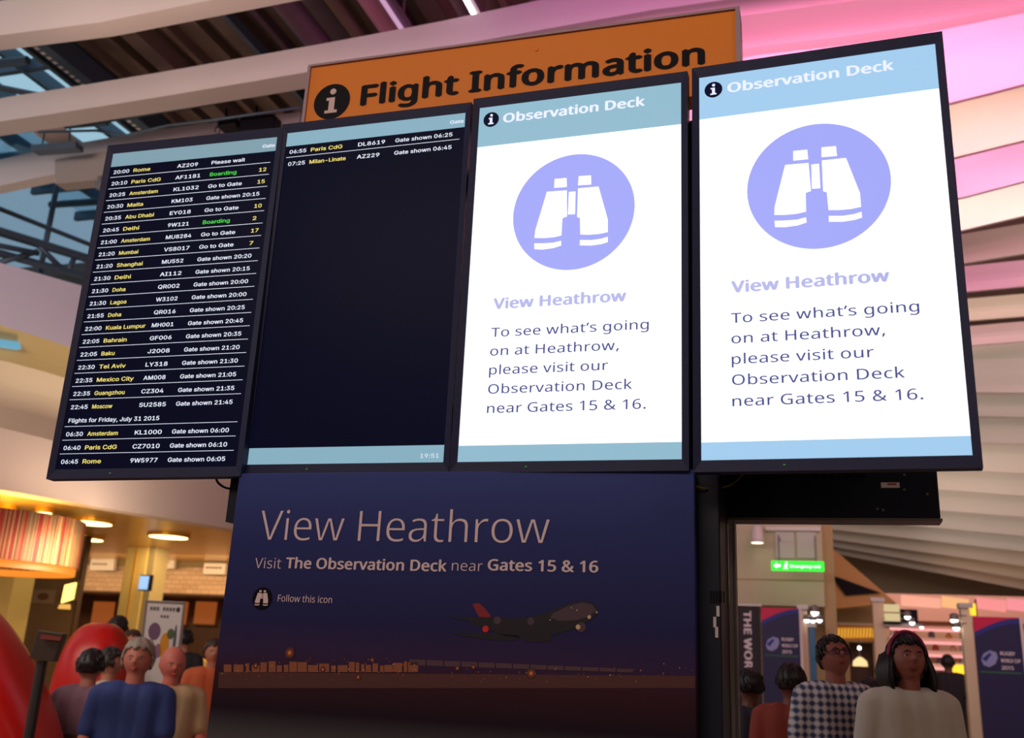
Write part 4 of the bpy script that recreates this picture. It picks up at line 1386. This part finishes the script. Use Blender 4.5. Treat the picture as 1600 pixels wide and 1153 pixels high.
t = thing('pendant_lamp', 'warm pendant lamp hanging in the dark shop doorway', 'lamp', Pn(1344, 1036, NS - .3))
p = Pn(1344, 1036, NS - .3)
MB().lathe(p, [(.12, -.05), (.11, .03), (.04, .09), (.01, .1)], 20).build('shade', mat('cream_glow', (255, 214, 150), emit=1.2), t, smooth=True)
MB().tube([p + V((0, 0, .1)), V((p.x, p.y, zd + .02)), V((p.x, p.y, zd + .02)) + DN * .3], .01, 6).build('cord', M_GREY, t)
MB().ball(p + V((0, 0, .24)), .03, 10, 6).build('bulb', M_LAMPW, t)

# pink lit shop hall to the right
NR = 23.0
q_, (ua, ub, zb, zt) = sbox(1370, 1640, 930, 972, NR, .3, mat('rose_wall', (232, 176, 160), .6), 'wall_rose', kind='structure')  # pink light falling on the wall is put into its colour
MB().box(ua, ub, NR + .3, NR + .5, 0, zb).build('wall_shop_back', mat('peach_wall', (226, 186, 158), .6), kind='structure')
for k, (y0, y1, nm) in enumerate(((978, 984, 'highest'), (996, 1004, 'second'), (1016, 1024, 'third'), (1036, 1044, 'lowest'))):
    t = thing('display_shelf', 'long pale lit display shelf behind the girl, ' + nm + ' of four', 'shelf', Pn(1450, y1, NR - 1.0), 'pale display shelves behind the girl')
    sbox(1390, 1508, y0, y1, NR - 1.0, .6, mat('ivory_shelf', (244, 214, 196), .5), 'board', t)
    sbox(1390, 1508, y0 + (y1 - y0) * .8, y1 + 2, NR - 1.04, .04, mat('pink_strip_light', (255, 170, 170), emit=1.1), 'light_strip', t)
    sbox(1392, 1396, y1, y1 + 14, NR - .9, .3, M_SIL, 'upright', t)
    sbox(1502, 1506, y1, y1 + 14, NR - .9, .3, M_SIL, 'upright', t)
CN = [((196, 84, 60), 'brick red'), ((240, 214, 190), 'cream white'), ((110, 120, 150), 'slate blue'), ((230, 176, 80), 'amber')]
for row, (ys_, nm) in enumerate(((996, 'second'), (1016, 'third'), (1036, 'lowest'))):
    for k, (c, cn) in enumerate(CN):
        x = 1402 + ((k + row * 2) % 4) * 27 + row * 5
        p = Pn(x, 1000, NR - .75)
        zs_ = (11, 9, 12, 8)[k] / FPX * NR * .95
        zz = Pn(1450, ys_, NR - 1.0).z
        o = MB().lathe(V((p.x, p.y, zz)), [(.06, 0), (.062, zs_ * .55), (.03, zs_ * .75), (.025, zs_)], 12)
        tag(o.build('bottle', mat('goods_' + cn, c, .4), smooth=True), cn + ' bottle on the ' + nm + ' of the four lit shelves behind the girl', 'bottle', 'bottles on the lit shelves')
t = thing('light_box', 'cream light box right of the broad cream post', 'sign', Pn(1392, 970, 16.98))
sbox(1382, 1406, 944, 970, 16.95, .1, mat('cream_box_glow', (236, 214, 160), emit=.75), 'panel', t)
sbox(1382, 1406, 956, 958, 16.93, .02, M_TAN, 'bar', t)
sbox(1380, 1408, 971, 974, 16.9, .15, M_BLK, 'base_rail', t)
t = thing('lamp_housing', 'dark lamp housing above the girl', 'lamp', Pn(1420, 975, 17.2))
sbox(1407, 1434, 952, 974, 17.25, .25, M_BLK, 'body', t)
sbox(1382, 1440, 975, 979, 17.0, .3, M_SIL, 'tray', t)
t = thing('pink_canopy', 'sloping pink lit canopy panel on the far right under the slatted ceiling', 'canopy', Pn(1500, 940, 21))
for k, (x0_, x1, c) in enumerate(((1408, 1470, (255, 176, 150)), (1472, 1514, (255, 190, 130)), (1526, 1572, (255, 150, 150)), (1574, 1640, (255, 150, 160)))):
    a, b_, c_, d_ = Pn(x0_, 946 + k * 2, 21), Pn(x1, 950 + k * 3, 21), Pn(x1, 935 + k * 1.5, 21.6), Pn(x0_, 929 + k * 2, 21.6)
    MB().hexa([a, b_, c_, d_], [p + DN * .1 for p in (a, b_, c_, d_)]).build('panel', mat('canopy_glow_%d' % k, c, emit=.85), t)  # pink and orange light put in as glowing panels
t = thing('yellow_sign', 'small lit yellow sign hanging at the right above the navy poster', 'sign', Pn(1520, 961, 14.5))
sbox(1514, 1525, 943, 961, 14.5, .06, M_YEL, 'panel', t)
sbox(1524.5, 1526.5, 936, 962, 14.5, .06, M_BLK, 'side', t)
t = thing('lit_counter', 'bright yellow lit counter beside the distant standing person', 'counter', Pn(1493, 1054, 18))
sbox(1484, 1508, 1038, 1053, 17.9, .3, mat('yellow_counter_glow', (255, 196, 50), emit=1.6), 'lit_front', t)
q_, r4 = sbox(1482, 1510, 1053, 1140, 17.9, .4, M_BRN, 'body', t)
MB().box(r4[0], r4[1], 17.9, 18.3, 0, r4[2]).build('plinth', M_BRN, t)
sbox(1481, 1511, 1035, 1038, 17.85, .45, M_WHTB, 'top', t)
# sloping bulkhead with dark opening between the pale block and the slats
NT = 18.2
tri = [(1286, 845), (1300, 856), (1400, 942), (1286, 952)]
P_ = [Pn(x, y, NT) for x, y in tri]
WB = MB().hexa(P_, [p + DN * .3 for p in P_]).build('wall_sloping', mat('ochre_wall', (206, 160, 92), .6), kind='structure')
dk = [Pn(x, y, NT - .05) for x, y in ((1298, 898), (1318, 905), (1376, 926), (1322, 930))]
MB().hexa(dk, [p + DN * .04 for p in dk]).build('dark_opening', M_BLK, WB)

# ------------------------------------------------------------------ people
def evald(me_v, me_f, voxel, smooth):
    me = bpy.data.meshes.new('tmp')
    me.from_pydata(me_v, [], me_f)
    o = bpy.data.objects.new('tmp', me)
    COL.objects.link(o)
    m = o.modifiers.new('r', 'REMESH')
    m.mode = 'VOXEL'
    m.voxel_size = voxel
    if smooth:
        m = o.modifiers.new('s', 'SMOOTH')
        m.iterations = smooth
        m.factor = .5
    dg = bpy.context.evaluated_depsgraph_get()
    r = bpy.data.meshes.new_from_object(o.evaluated_get(dg))
    v = [x.co.copy() for x in r.vertices]
    f = [tuple(p.vertices) for p in r.polygons]
    bpy.data.objects.remove(o)
    bpy.data.meshes.remove(r)
    return v, f

def capsule(mb, a, b, ra, rb, seg=14):
    a, b = V(a), V(b)
    d = (b - a)
    t = d.normalized()
    pts, rs = [], []
    for k in range(4):
        an = math.pi / 2 * k / 4
        pts.append(a - t * ra * math.cos(an)); rs.append(max(.0008, ra * math.sin(an)))
    pts.append(a); rs.append(ra)
    pts.append(b); rs.append(rb)
    for k in range(1, 5):
        an = math.pi / 2 * k / 4
        pts.append(b + t * rb * math.sin(an)); rs.append(max(.0008, rb * math.cos(an)))
    mb.tube(pts, rs, seg)

def head_mesh(mb, M, s, seg=56, rings=44):
    """M: head matrix (x right of the wearer's picture, -y face, z up), s: head height"""
    g = lambda x, w_: math.exp(-(x / w_) ** 2)
    vs_, fs = [], []
    for i in range(rings + 1):
        ph = math.pi * i / rings
        for k in range(seg):
            th = 2 * math.pi * k / seg
            x = math.sin(ph) * math.sin(th); y = -math.sin(ph) * math.cos(th); z = math.cos(ph)
            front = max(0, -y)
            wx, wy = .372, .41
            if z < 0:
                wx *= 1 - .30 * (-z) ** 1.8
                wy *= (1 - .10 * (-z) ** 2) if y < 0 else (1 - .38 * (-z) ** .8)
            else:
                wy *= 1 + (.08 * z if y > 0 else 0)
            X, Y, Z = x * wx, y * wy, z * .5
            if y < 0:
                f_ = front ** 1.5
                Y -= f_ * .095 * g(X, .045) * (g(Z + .075, .055) + .55 * g(Z + .01, .06))      # nose
                Y -= f_ * .022 * g(X, .075) * g(Z + .075, .04)
                Y += f_ * .040 * (g(X - .135, .068) + g(X + .135, .068)) * g(Z - .0, .045)      # eye sockets
                Y -= f_ * .022 * g(Z - .085, .04) * g(X, .22)                                  # brow
                Y -= f_ * .030 * g(X, .11) * (g(Z + .205, .020) + g(Z + .252, .024))             # lips
                Y += f_ * .020 * g(X, .10) * g(Z + .228, .010)
                Y += f_ * .015 * g(X, .16) * g(Z + .30, .03)
                Y -= f_ * .035 * g(X, .10) * g(Z + .40, .06)                                   # chin
                Y -= f_ * .018 * (g(X - .18, .08) + g(X + .18, .08)) * g(Z + .10, .08)          # cheeks
            vs_.append(M @ (V((X, Y, Z)) * s))
    for i in range(rings):
        for k in range(seg):
            k2 = (k + 1) % seg
            fs.append((i * seg + k, (i + 1) * seg + k, (i + 1) * seg + k2, i * seg + k2))
    mb.add(vs_, fs)
    for sd in (-1, 1):        # ears
        e = MB().ball(V((0, 0, 0)), 1, 12, 10)
        for p in e.v:
            q = V((sd * .368 + p.x * .028 + sd * .02 * max(0, p.y), .03 + p.y * .065, -.045 + p.z * .115 - .0))
            mb.v.append(M @ (q * s))
        k0 = len(mb.v) - len(e.v)
        mb.f += [tuple(k0 + i for i in f) for f in e.f]

def hair_mesh(M, s, style):
    mb = MB()
    seg, rings = 40, 26
    vs_, keep = [], {}
    th_ = {'short': .045, 'long': .06, 'grey': .07, 'bun': .055, 'bald': .012}[style]
    for i in range(rings + 1):
        ph = math.pi * i / rings
        for k in range(seg):
            th = 2 * math.pi * k / seg
            x = math.sin(ph) * math.sin(th); y = -math.sin(ph) * math.cos(th); z = math.cos(ph)
            wob = .012 * math.sin(7 * th + 3 * z) + .008 * math.sin(17 * th + 5 * ph)
            wx, wy = .368 + th_ + wob, .41 + th_ * .7 + wob
            if z > 0 and y > 0: wy *= 1.08
            if z < 0:
                wx *= 1 - .2 * (-z) ** 1.5
                if y > 0: wy *= 1 - .22 * (-z)
            vs_.append(V((x * wx, y * wy, z * (.5 + th_ + wob))))
            # hairline: high on the forehead, low on the neck
            fy = -y
            if style == 'bald':
                line = -.12 if y > .1 else 9
                keep[(i, k)] = line < z < .35 and y > -.1 and z > -.75 and abs(x) + y > .3
                if z > .35 or y < .05: keep[(i, k)] = False
                else: keep[(i, k)] = z > -.62
            else:
                line = (.50 + .10 * math.sin(3 * th + 1)) * max(0, fy) ** .6 if fy > 0 else 0
                low = {'short': -.45, 'long': -.75, 'grey': -.55, 'bun': -.5}[style]
                side = {'short': -.10, 'long': -.9, 'grey': -.35, 'bun': -.15}[style]
                if fy > .55: lim = .50 + .05 * math.sin(9 * th)
                elif fy > .05: lim = side + (.50 - side) * ((fy - .05) / .5) ** 1.3
                else: lim = side + (low - side) * min(1, (-fy + .05) / .5)
                keep[(i, k)] = z > lim
    fs = []
    for i in range(rings):
        for k in range(seg):
            k2 = (k + 1) % seg
            q = [(i, k), (i + 1, k), (i + 1, k2), (i, k2)]
            if sum(keep[a] for a in q) >= 3:
                fs.append(tuple(a * seg + b for a, b in q))
    used = sorted({i for f in fs for i in f})
    if not used: return mb
    mp = {a: b for b, a in enumerate(used)}
    outer = [vs_[i] for i in used]
    inner = [V((p.x * .86, p.y * .88, p.z * .88)) for p in outer]
    n = len(used)
    F = [tuple(mp[i] for i in f) for f in fs]
    edges = {}
    for f in F:
        for a, b in zip(f, f[1:] + f[:1]):
            edges[(a, b)] = 1
    side = [(b, a, a + n, b + n) for (a, b) in edges if (b, a) not in edges]
    mb.add([M @ (p * s) for p in outer + inner], F + [tuple(i + n for i in f[::-1]) for f in F] + side)
    return mb

def lock(mb, M, s, pts, rs, flat=.6):
    k0 = len(mb.v)
    mb.tube([V(p) for p in pts], rs, 12)
    for i in range(k0, len(mb.v)):
        mb.v[i] = M @ (mb.v[i] * s)

def person(label, eye, scale, yaw, pitch=0., rollh=0., skin=(120, 72, 60), hair=(24, 16, 18), style='short', shirt=(150, 150, 170),
           seated=False, group=None, extras=None, legc=(50, 52, 66), voxel=.010, name='person', headtilt=0.):
    """eye: world point of the head centre; scale: standing height"""
    H = scale
    hs = H / 7.3
    yawm = Matrix.Rotation(yaw, 3, 'Z')
    base = V((eye.x, eye.y, 0))
    hz = eye.z
    neck = hz - hs * .55
    sh = hz - hs * .80          # shoulder line
    tors = H * .30
    hip = sh - tors
    L = lambda x, y, z: base + yawm @ V((x, y, z))
    mb = MB()
    sw_ = H * .112
    hw = H * .055
    mw = mat('skin_%d_%d_%d' % skin, skin, .55, noise=.06, nscale=30)
    t = thing(name, label, 'person', base, group)
    # torso and limbs (tapered capsules fused into one surface)
    for x in (-.5, 0, .5):
        capsule(mb, L(x * sw_ * 1.0, 0, sh - H * .03), L(x * hw * 1.3, 0, hip + H * .02), H * .058, H * .062)
    capsule(mb, L(-sw_ * .85, 0, sh - H * .012), L(sw_ * .85, 0, sh - H * .012), H * .036, H * .036)
    capsule(mb, L(0, 0, sh - H * .02), L(0, -hs * .04, hz - hs * .25), H * .036, H * .031)
    fk = .35 if seated else 0
    hands = []
    for sd in (-1, 1):
        S = (sd * sw_, 0, sh - H * .02)
        if seated:
            E = (sd * sw_ * 1.25, -H * .03, sh - H * .17)
            Wp = (sd * sw_ * .9, -H * .16, sh - H * .22)
        else:
            E = (sd * sw_ * 1.28, H * .01, sh - H * .18)
            Wp = (sd * sw_ * 1.34, -H * .03, sh - H * .325)
        capsule(mb, L(*S), L(*E), H * .030, H * .023)
        capsule(mb, L(*E), L(*Wp), H * .023, H * .015)
        d = (V(Wp) - V(E)).normalized()
        pe = V(Wp) + d * H * .045
        capsule(mb, L(*(V(Wp) + d * H * .01)), L(*pe), H * .016, H * .018)
        side = V((0, 1, 0)) if not seated else V((1, 0, 0)).cross(d).cross(d).normalized()
        side = (side - d * side.dot(d)).normalized()
        for q, ln in ((-1.5, .036), (-.5, .044), (.5, .046), (1.5, .040)):
            r0 = pe + side * q * H * .0095
            mid = r0 + d * H * ln * .6 + V((0, -1, 0)) * H * .004
            capsule(mb, L(*r0), L(*mid), H * .0056, H * .005, 8)
            capsule(mb, L(*mid), L(*(mid + (d + V((-sd * .5, -.2, 0))).normalized() * H * ln * .45)), H * .005, H * .0042, 8)
        tb = V(Wp) + d * H * .02 - side * H * .012
        capsule(mb, L(*tb), L(*(tb + (d - side * .9).normalized() * H * .036)), H * .0066, H * .005, 8)
        if seated:
            K = (sd * hw * 1.4, -H * .24, hip - H * .0)
            A = (sd * hw * 1.4, -H * .25, max(.09, hip - H * .245))
            A = (A[0], A[1], .09)
        else:
            K = (sd * hw * 1.1, -.01, hip * .52)
            A = (sd * hw * 1.1, .01, .09)
        capsule(mb, L(sd * hw, 0, hip), L(*K), H * .048, H * .033)
        capsule(mb, L(*K), L(*A), H * .032, H * .021)
        capsule(mb, L(A[0], A[1] + .01, .04), L(A[0], A[1] - H * .085, .035), .036, .03)
    HM = Matrix.Translation(eye) @ (yawm @ Matrix.Rotation(-pitch, 3, 'X') @ Matrix.Rotation(rollh, 3, 'Y')).to_4x4()
    head_mesh(mb, HM, hs)
    v, f = evald(mb.v, mb.f, voxel, 2)
    MB().add(v, f).build('body', mw, t, smooth=True)
    # shirt and trousers follow the body
    cl = MB()
    e_ = H * .009
    for x in (-.5, 0, .5):
        capsule(cl, L(x * sw_ * 1.0, 0, sh - H * .03), L(x * hw * 1.3, 0, hip - H * .01), H * .058 + e_, H * .066 + e_)
    capsule(cl, L(-sw_ * .85, 0, sh - H * .014), L(sw_ * .85, 0, sh - H * .014), H * .036 + e_, H * .036 + e_)
    for sd in (-1, 1):
        S = (sd * sw_, 0, sh - H * .02)
        E = (sd * sw_ * 1.25, -H * .03, sh - H * .17) if seated else (sd * sw_ * 1.28, H * .01, sh - H * .18)
        capsule(cl, L(*S), L(*(V(S).lerp(V(E), .75))), H * .034 + e_, H * .028 + e_)
    v, f = evald(cl.v, cl.f, .014, 2)
    mS_ = shirt if not isinstance(shirt, tuple) else mat('cloth_%d_%d_%d' % shirt, shirt, .8, noise=.08, nscale=20)
    MB().add(v, f).build('shirt', mS_, t, smooth=True)
    tr_ = MB()
    capsule(tr_, L(-hw * .7, 0, hip), L(hw * .7, 0, hip), H * .066, H * .066)
    for sd in (-1, 1):
        K = (sd * hw * 1.4, -H * .24, hip) if seated else (sd * hw * 1.1, -.01, hip * .52)
        A = (K[0], K[1] - .01, .16)
        capsule(tr_, L(sd * hw, 0, hip), L(*K), H * .053, H * .038)
        capsule(tr_, L(*K), L(*A), H * .038, H * .029)
    v, f = evald(tr_.v, tr_.f, .016, 2)
    MB().add(v, f).build('trousers', mat('trousers_%d_%d_%d' % legc, legc, .8), t, smooth=True)
    # eyes
    for sd in (-1, 1):
        q = HM @ (V((sd * .145, -.318, .0)) * hs)
        MB().ball(q, hs * .054, 14, 10).build('eye', mat('eye_white', (176, 158, 154), .3), t, smooth=True)
        q = HM @ (V((sd * .147, -.357, .004)) * hs)
        MB().ball(q, hs * .028, 12, 8, (1, .6, 1)).build('iris', mat('dark_iris', (28, 18, 16), .2), t, smooth=True)
        g = MB()
        lock(g, HM, hs, [(sd * .06, -.41, .075), (sd * .13, -.40, .105), (sd * .20, -.355, .085)], [.010, .015, .006])
        g.build('eyebrow', mat('hair_%d_%d_%d' % hair, hair, .5, noise=.3, nscale=60), t, smooth=True)
    g = MB()
    lock(g, HM, hs, [(-.085, -.385, -.225), (-.04, -.418, -.212), (0, -.425, -.216), (.04, -.418, -.212), (.085, -.385, -.225)], [.006, .017, .018, .017, .006])
    lock(g, HM, hs, [(-.07, -.388, -.24), (0, -.42, -.254), (.07, -.388, -.24)], [.006, .022, .006])
    lp = tuple(int(a * b) for a, b in zip(skin, (1.05, .78, .80)))
    g.build('lips', mat('lips_%d_%d_%d' % lp, tuple(min(255, a) for a in lp), .4), t, smooth=True)
    hm_ = hair_mesh(HM, hs, style)
    mh = mat('hair_%d_%d_%d' % hair, hair, .5, noise=.3, nscale=60)
    if style == 'long':
        for sd in (-1, 1):
            for j in range(5):
                y = -.10 + .12 * j
                w_ = 1.0 if sd < 0 else 1.22
                lock(hm_, HM, hs, [(sd * .36, y, .15), (sd * (.41 + .012 * j) * w_, y + .04, -.2), (sd * (.43 - .01 * j) * w_, y + .05, -.45), (sd * .38 * w_, y + .02, (-.68 if sd < 0 else -.85) - .04 * (j % 3))], [.07, .09, .10, .03])
        for j in range(4):
            x = -.24 + .16 * j
            lock(hm_, HM, hs, [(x, .40, .1), (x * 1.1, .44, -.4), (x * 1.1, .40, -.85)], [.1, .12, .04])
    if style in ('short', 'bun', 'long'):
        rq = random.Random(int(H * 100))
        for j in range(60):
            ph = rq.uniform(.15, 1.45); th = rq.uniform(-math.pi, math.pi)
            if abs(th) < .9 and ph > .75: ph = rq.uniform(.2, .75)
            pts = []
            for q in range(3):
                a = ph + q * .22
                pts.append((math.sin(a) * math.sin(th + q * .06) * .425, -math.sin(a) * math.cos(th + q * .06) * .455, math.cos(a) * .545))
            lock(hm_, HM, hs, pts, [.02, .034, .008])
    if style == 'bun':
        hm_.ball(HM @ (V((0, .5, .18)) * hs), hs * .17, 14, 10)
    if style == 'grey':
        for j in range(14):
            a = math.pi * (.1 + .8 * j / 13)
            lock(hm_, HM, hs, [(math.cos(a) * .25, .05, .5), (math.cos(a) * .36, -.05 + .3 * math.sin(a), .3), (math.cos(a) * .40, .0 + .38 * math.sin(a), 0)], [.05, .06, .03])
    if hm_.v:
        hm_.build('hair', mh, t, smooth=True)
    if extras:
        extras(t, HM, hs, L, H, sh)
    return t

def chair(label, c, yaw, seat, grp='chairs of the seated people'):
    t = thing('cafe_chair', label, 'chair', V((c.x, c.y, 0)), grp)
    ym = Matrix.Rotation(yaw, 3, 'Z')
    L = lambda x, y, z: V((c.x, c.y, 0)) + ym @ V((x, y, z))
    def bx(x0_, x1, y0, y1, z0, z1):
        return MB().hexa([L(x0_, y0, z0), L(x1, y0, z0), L(x1, y1, z0), L(x0_, y1, z0)], [L(x0_, y0, z1), L(x1, y0, z1), L(x1, y1, z1), L(x0_, y1, z1)])
    bx(-.2, .2, -.2, .2, seat - .04, seat).build('seat', M_BRN, t, bevel=.01)
    bx(-.19, .19, .20, .225, seat + .1, seat + .36).build('backrest', M_BRN, t, bevel=.008)
    for x in (-.18, .18):
        for y in (-.18, .18):
            MB().tube([L(x, y, 0), L(x, y, seat - .03)], .014, 8).build('leg', M_SIL, t)
        MB().tube([L(x, .2, seat - .03), L(x, .212, seat + .3)], .012, 8).build('upright', M_SIL, t)

# --- the two children looking up at the displays
def glasses(t, HM, hs, L, H, sh):
    g = MB()
    for sd in (-1, 1):
        pts = [(sd * .145 + .10 * math.copysign(abs(math.cos(a)) ** .6, math.cos(a)), -.445 + .02 * abs(math.cos(a)), .0 + .065 * math.copysign(abs(math.sin(a)) ** .6, math.sin(a))) for a in [2 * math.pi * k / 24 for k in range(25)]]
        lock(g, HM, hs, pts, [.011] * 25)
        lock(g, HM, hs, [(sd * .245, -.43, .02), (sd * .34, -.30, .02), (sd * .375, 0, .0)], [.010, .010, .010])
    lock(g, HM, hs, [(-.05, -.45, .02), (0, -.46, .03), (.05, -.45, .02)], [.010, .010, .010])
    o = g.build('glasses', mat('dark_spectacle_frame', (30, 22, 40), .3), t, smooth=True)
    for sd in (-1, 1):
        pts = [HM @ (V((sd * .145 + .095 * math.copysign(abs(math.cos(a)) ** .6, math.cos(a)), -.44, .06 * math.copysign(abs(math.sin(a)) ** .6, math.sin(a)))) * hs) for a in [2 * math.pi * k / 20 for k in range(20)]]
        q = HM.to_3x3() @ V((0, .006 * hs, 0))
        n = 20
        MB().add(pts + [p + q for p in pts], [tuple(range(n)), tuple(range(2 * n - 1, n - 1, -1))] + [(i, i + n, (i + 1) % n + n, (i + 1) % n) for i in range(n)]).build('lens', M_LENS, o)
M_LENS = glass('spectacle_lens', (244, 232, 252))
mPl = mat('plaid_cloth', (190, 190, 210), .8)
nt = mPl.node_tree
b = nt.nodes['Principled BSDF']
tc = nt.nodes.new('ShaderNodeTexCoord')
ck = []
for ax in ('X', 'Z'):
    wv = nt.nodes.new('ShaderNodeTexWave'); wv.bands_direction = ax; wv.inputs['Scale'].default_value = 9
    nt.links.new(tc.outputs['Object'], wv.inputs[0]); ck.append(wv)
mm = nt.nodes.new('ShaderNodeMath'); mm.operation = 'ADD'
nt.links.new(ck[0].outputs[1], mm.inputs[0]); nt.links.new(ck[1].outputs[1], mm.inputs[1])
cr = nt.nodes.new('ShaderNodeValToRGB')
cr.color_ramp.elements[0].color = (*lin((64, 70, 110)), 1); cr.color_ramp.elements[0].position = .3
cr.color_ramp.elements[1].color = (*lin((224, 220, 226)), 1); cr.color_ramp.elements[1].position = .9
mh_ = nt.nodes.new('ShaderNodeMath'); mh_.operation = 'MULTIPLY'; mh_.inputs[1].default_value = .6
nt.links.new(mm.outputs[0], mh_.inputs[0]); nt.links.new(mh_.outputs[0], cr.inputs[0])
nt.links.new(cr.outputs[0], b.inputs['Base Color'])
def collar(t, HM, hs, L, H, sh):
    for sd in (-1, 1):
        p = [L(sd * .02, -H * .062, sh - H * .035), L(sd * H * .05, -H * .045, sh + H * .012), L(sd * H * .052, H * .01, sh + H * .03), L(sd * H * .01, -H * .066, sh - H * .01)]
        q = [a + V((0, 0, -.008)) + (a - L(0, 0, a.z)) * .12 for a in p]
        MB().hexa(p, q).build('collar', mat('pale_collar', (206, 206, 222), .8), t)
person('boy in glasses and a plaid shirt, chin raised, looking up beside the silver post', Pd(1303, 1027, 4.9), 1.42, RAD(10), RAD(20), RAD(-4),
       (164, 96, 84), (20, 14, 18), 'short', mPl, voxel=.006, extras=glasses)
def headband(t, HM, hs, L, H, sh):
    g = MB()
    pts = [(.43 * math.cos(a), -.10 - .06 * math.sin(a), .02 + .555 * math.sin(a)) for a in [math.pi * k / 24 for k in range(25)]]
    lock(g, HM, hs, pts, [.034] * 25)
    g.build('headband', mat('magenta_band', (170, 34, 92), .5), t, smooth=True)
person('girl with long dark hair and a magenta headband, looking up, right of the boy', Pd(1416, 1031, 4.4), 1.46, RAD(4), RAD(12), RAD(3),
       (164, 98, 84), (22, 14, 20), 'long', (216, 208, 196), voxel=.006, extras=headband)

# --- others
person('distant dark person standing beside the bright yellow counter at the right', Pd(1481, 1036, 15.5), 1.74, RAD(150), 0, 0, (110, 74, 64), (30, 22, 22), 'short', (30, 26, 34), voxel=.014)
person('dark haired person low in front of the navy poster, left of the boy', Pd(1236, 1066, 5.6), 1.42, RAD(170), 0, 0, (120, 70, 58), (26, 18, 20), 'short', (150, 60, 50), voxel=.014)
person('dark haired person behind the silver post, in front of the black banner', Pd(1172, 1072, 6.0), 1.40, RAD(190), 0, 0, (120, 74, 62), (24, 18, 20), 'short', (70, 74, 96), voxel=.014)
person('dark haired person low between the boy and the girl', Pd(1362, 1084, 6.5), 1.38, RAD(165), 0, 0, (120, 74, 62), (30, 20, 20), 'short', (96, 70, 76), voxel=.014)
SEATS = 'people seated in the food court'
def sp(label, x, y, d, **k):
    p = Pd(x, y, d)
    H = k.pop('H', 1.66)
    yaw = k.pop('yaw', 0)
    person(label, p, H, yaw, seated=True, voxel=.010, **k)
    hs = H / 7.3
    hip = p.z - hs * .80 - H * .30
    dirv = Matrix.Rotation(yaw, 3, 'Z') @ V((0, 1, 0))
    return V((p.x, p.y, 0)) + dirv * .02, yaw, hip - H * .066
S1 = sp('grey haired woman in a blue top, seated in front of the white advertising board', 216, 1030, 6.2, yaw=RAD(8), skin=(190, 112, 92), hair=(150, 136, 122), style='grey', shirt=(44, 60, 120))
S2 = sp('bald man in a beige shirt, seated right of the grey haired woman', 270, 1037, 6.9, yaw=RAD(30), pitch=RAD(-8), skin=(200, 108, 92), hair=(150, 120, 104), style='bald', shirt=(190, 160, 120))
S3 = sp('dark haired person in a mauve top seen from behind by the red seat', 141, 1041, 7.3, yaw=RAD(170), skin=(170, 110, 90), hair=(28, 20, 22), style='short', shirt=(120, 86, 100))
S4 = sp('person with a dark hair bun seated left of the grey haired woman', 171, 1036, 8.0, yaw=RAD(100), skin=(180, 120, 98), hair=(40, 28, 24), style='bun', shirt=(214, 190, 170))
for k, (S, nm) in enumerate(((S1, 'under the grey haired woman'), (S2, 'under the bald man'), (S3, 'under the person in a mauve top'), (S4, 'under the person with a bun'))):
    chair('brown cafe chair ' + nm, S[0], S[1], S[2])
person('dark haired person standing far back beside the cream column', Pd(184, 982, 10.5), 1.76, RAD(160), 0, 0, (176, 110, 84), (26, 18, 18), 'short', (190, 96, 60), voxel=.014)
person('person in an orange top standing behind the white advertising board', Pd(206, 1003, 10.0), 1.60, RAD(30), 0, 0, (200, 130, 96), (70, 44, 30), 'short', (200, 96, 50), voxel=.014)
person('dark haired person in black standing right of the white advertising board', Pd(288, 1000, 11.5), 1.66, RAD(170), 0, 0, (190, 130, 100), (26, 20, 20), 'short', (30, 28, 34), voxel=.014)
person('person in an orange red top at the counter, beside the dark blue poster', Pd(334, 1020, 9.0), 1.56, RAD(20), 0, 0, (190, 120, 90), (60, 36, 26), 'grey', (214, 100, 56), voxel=.014)
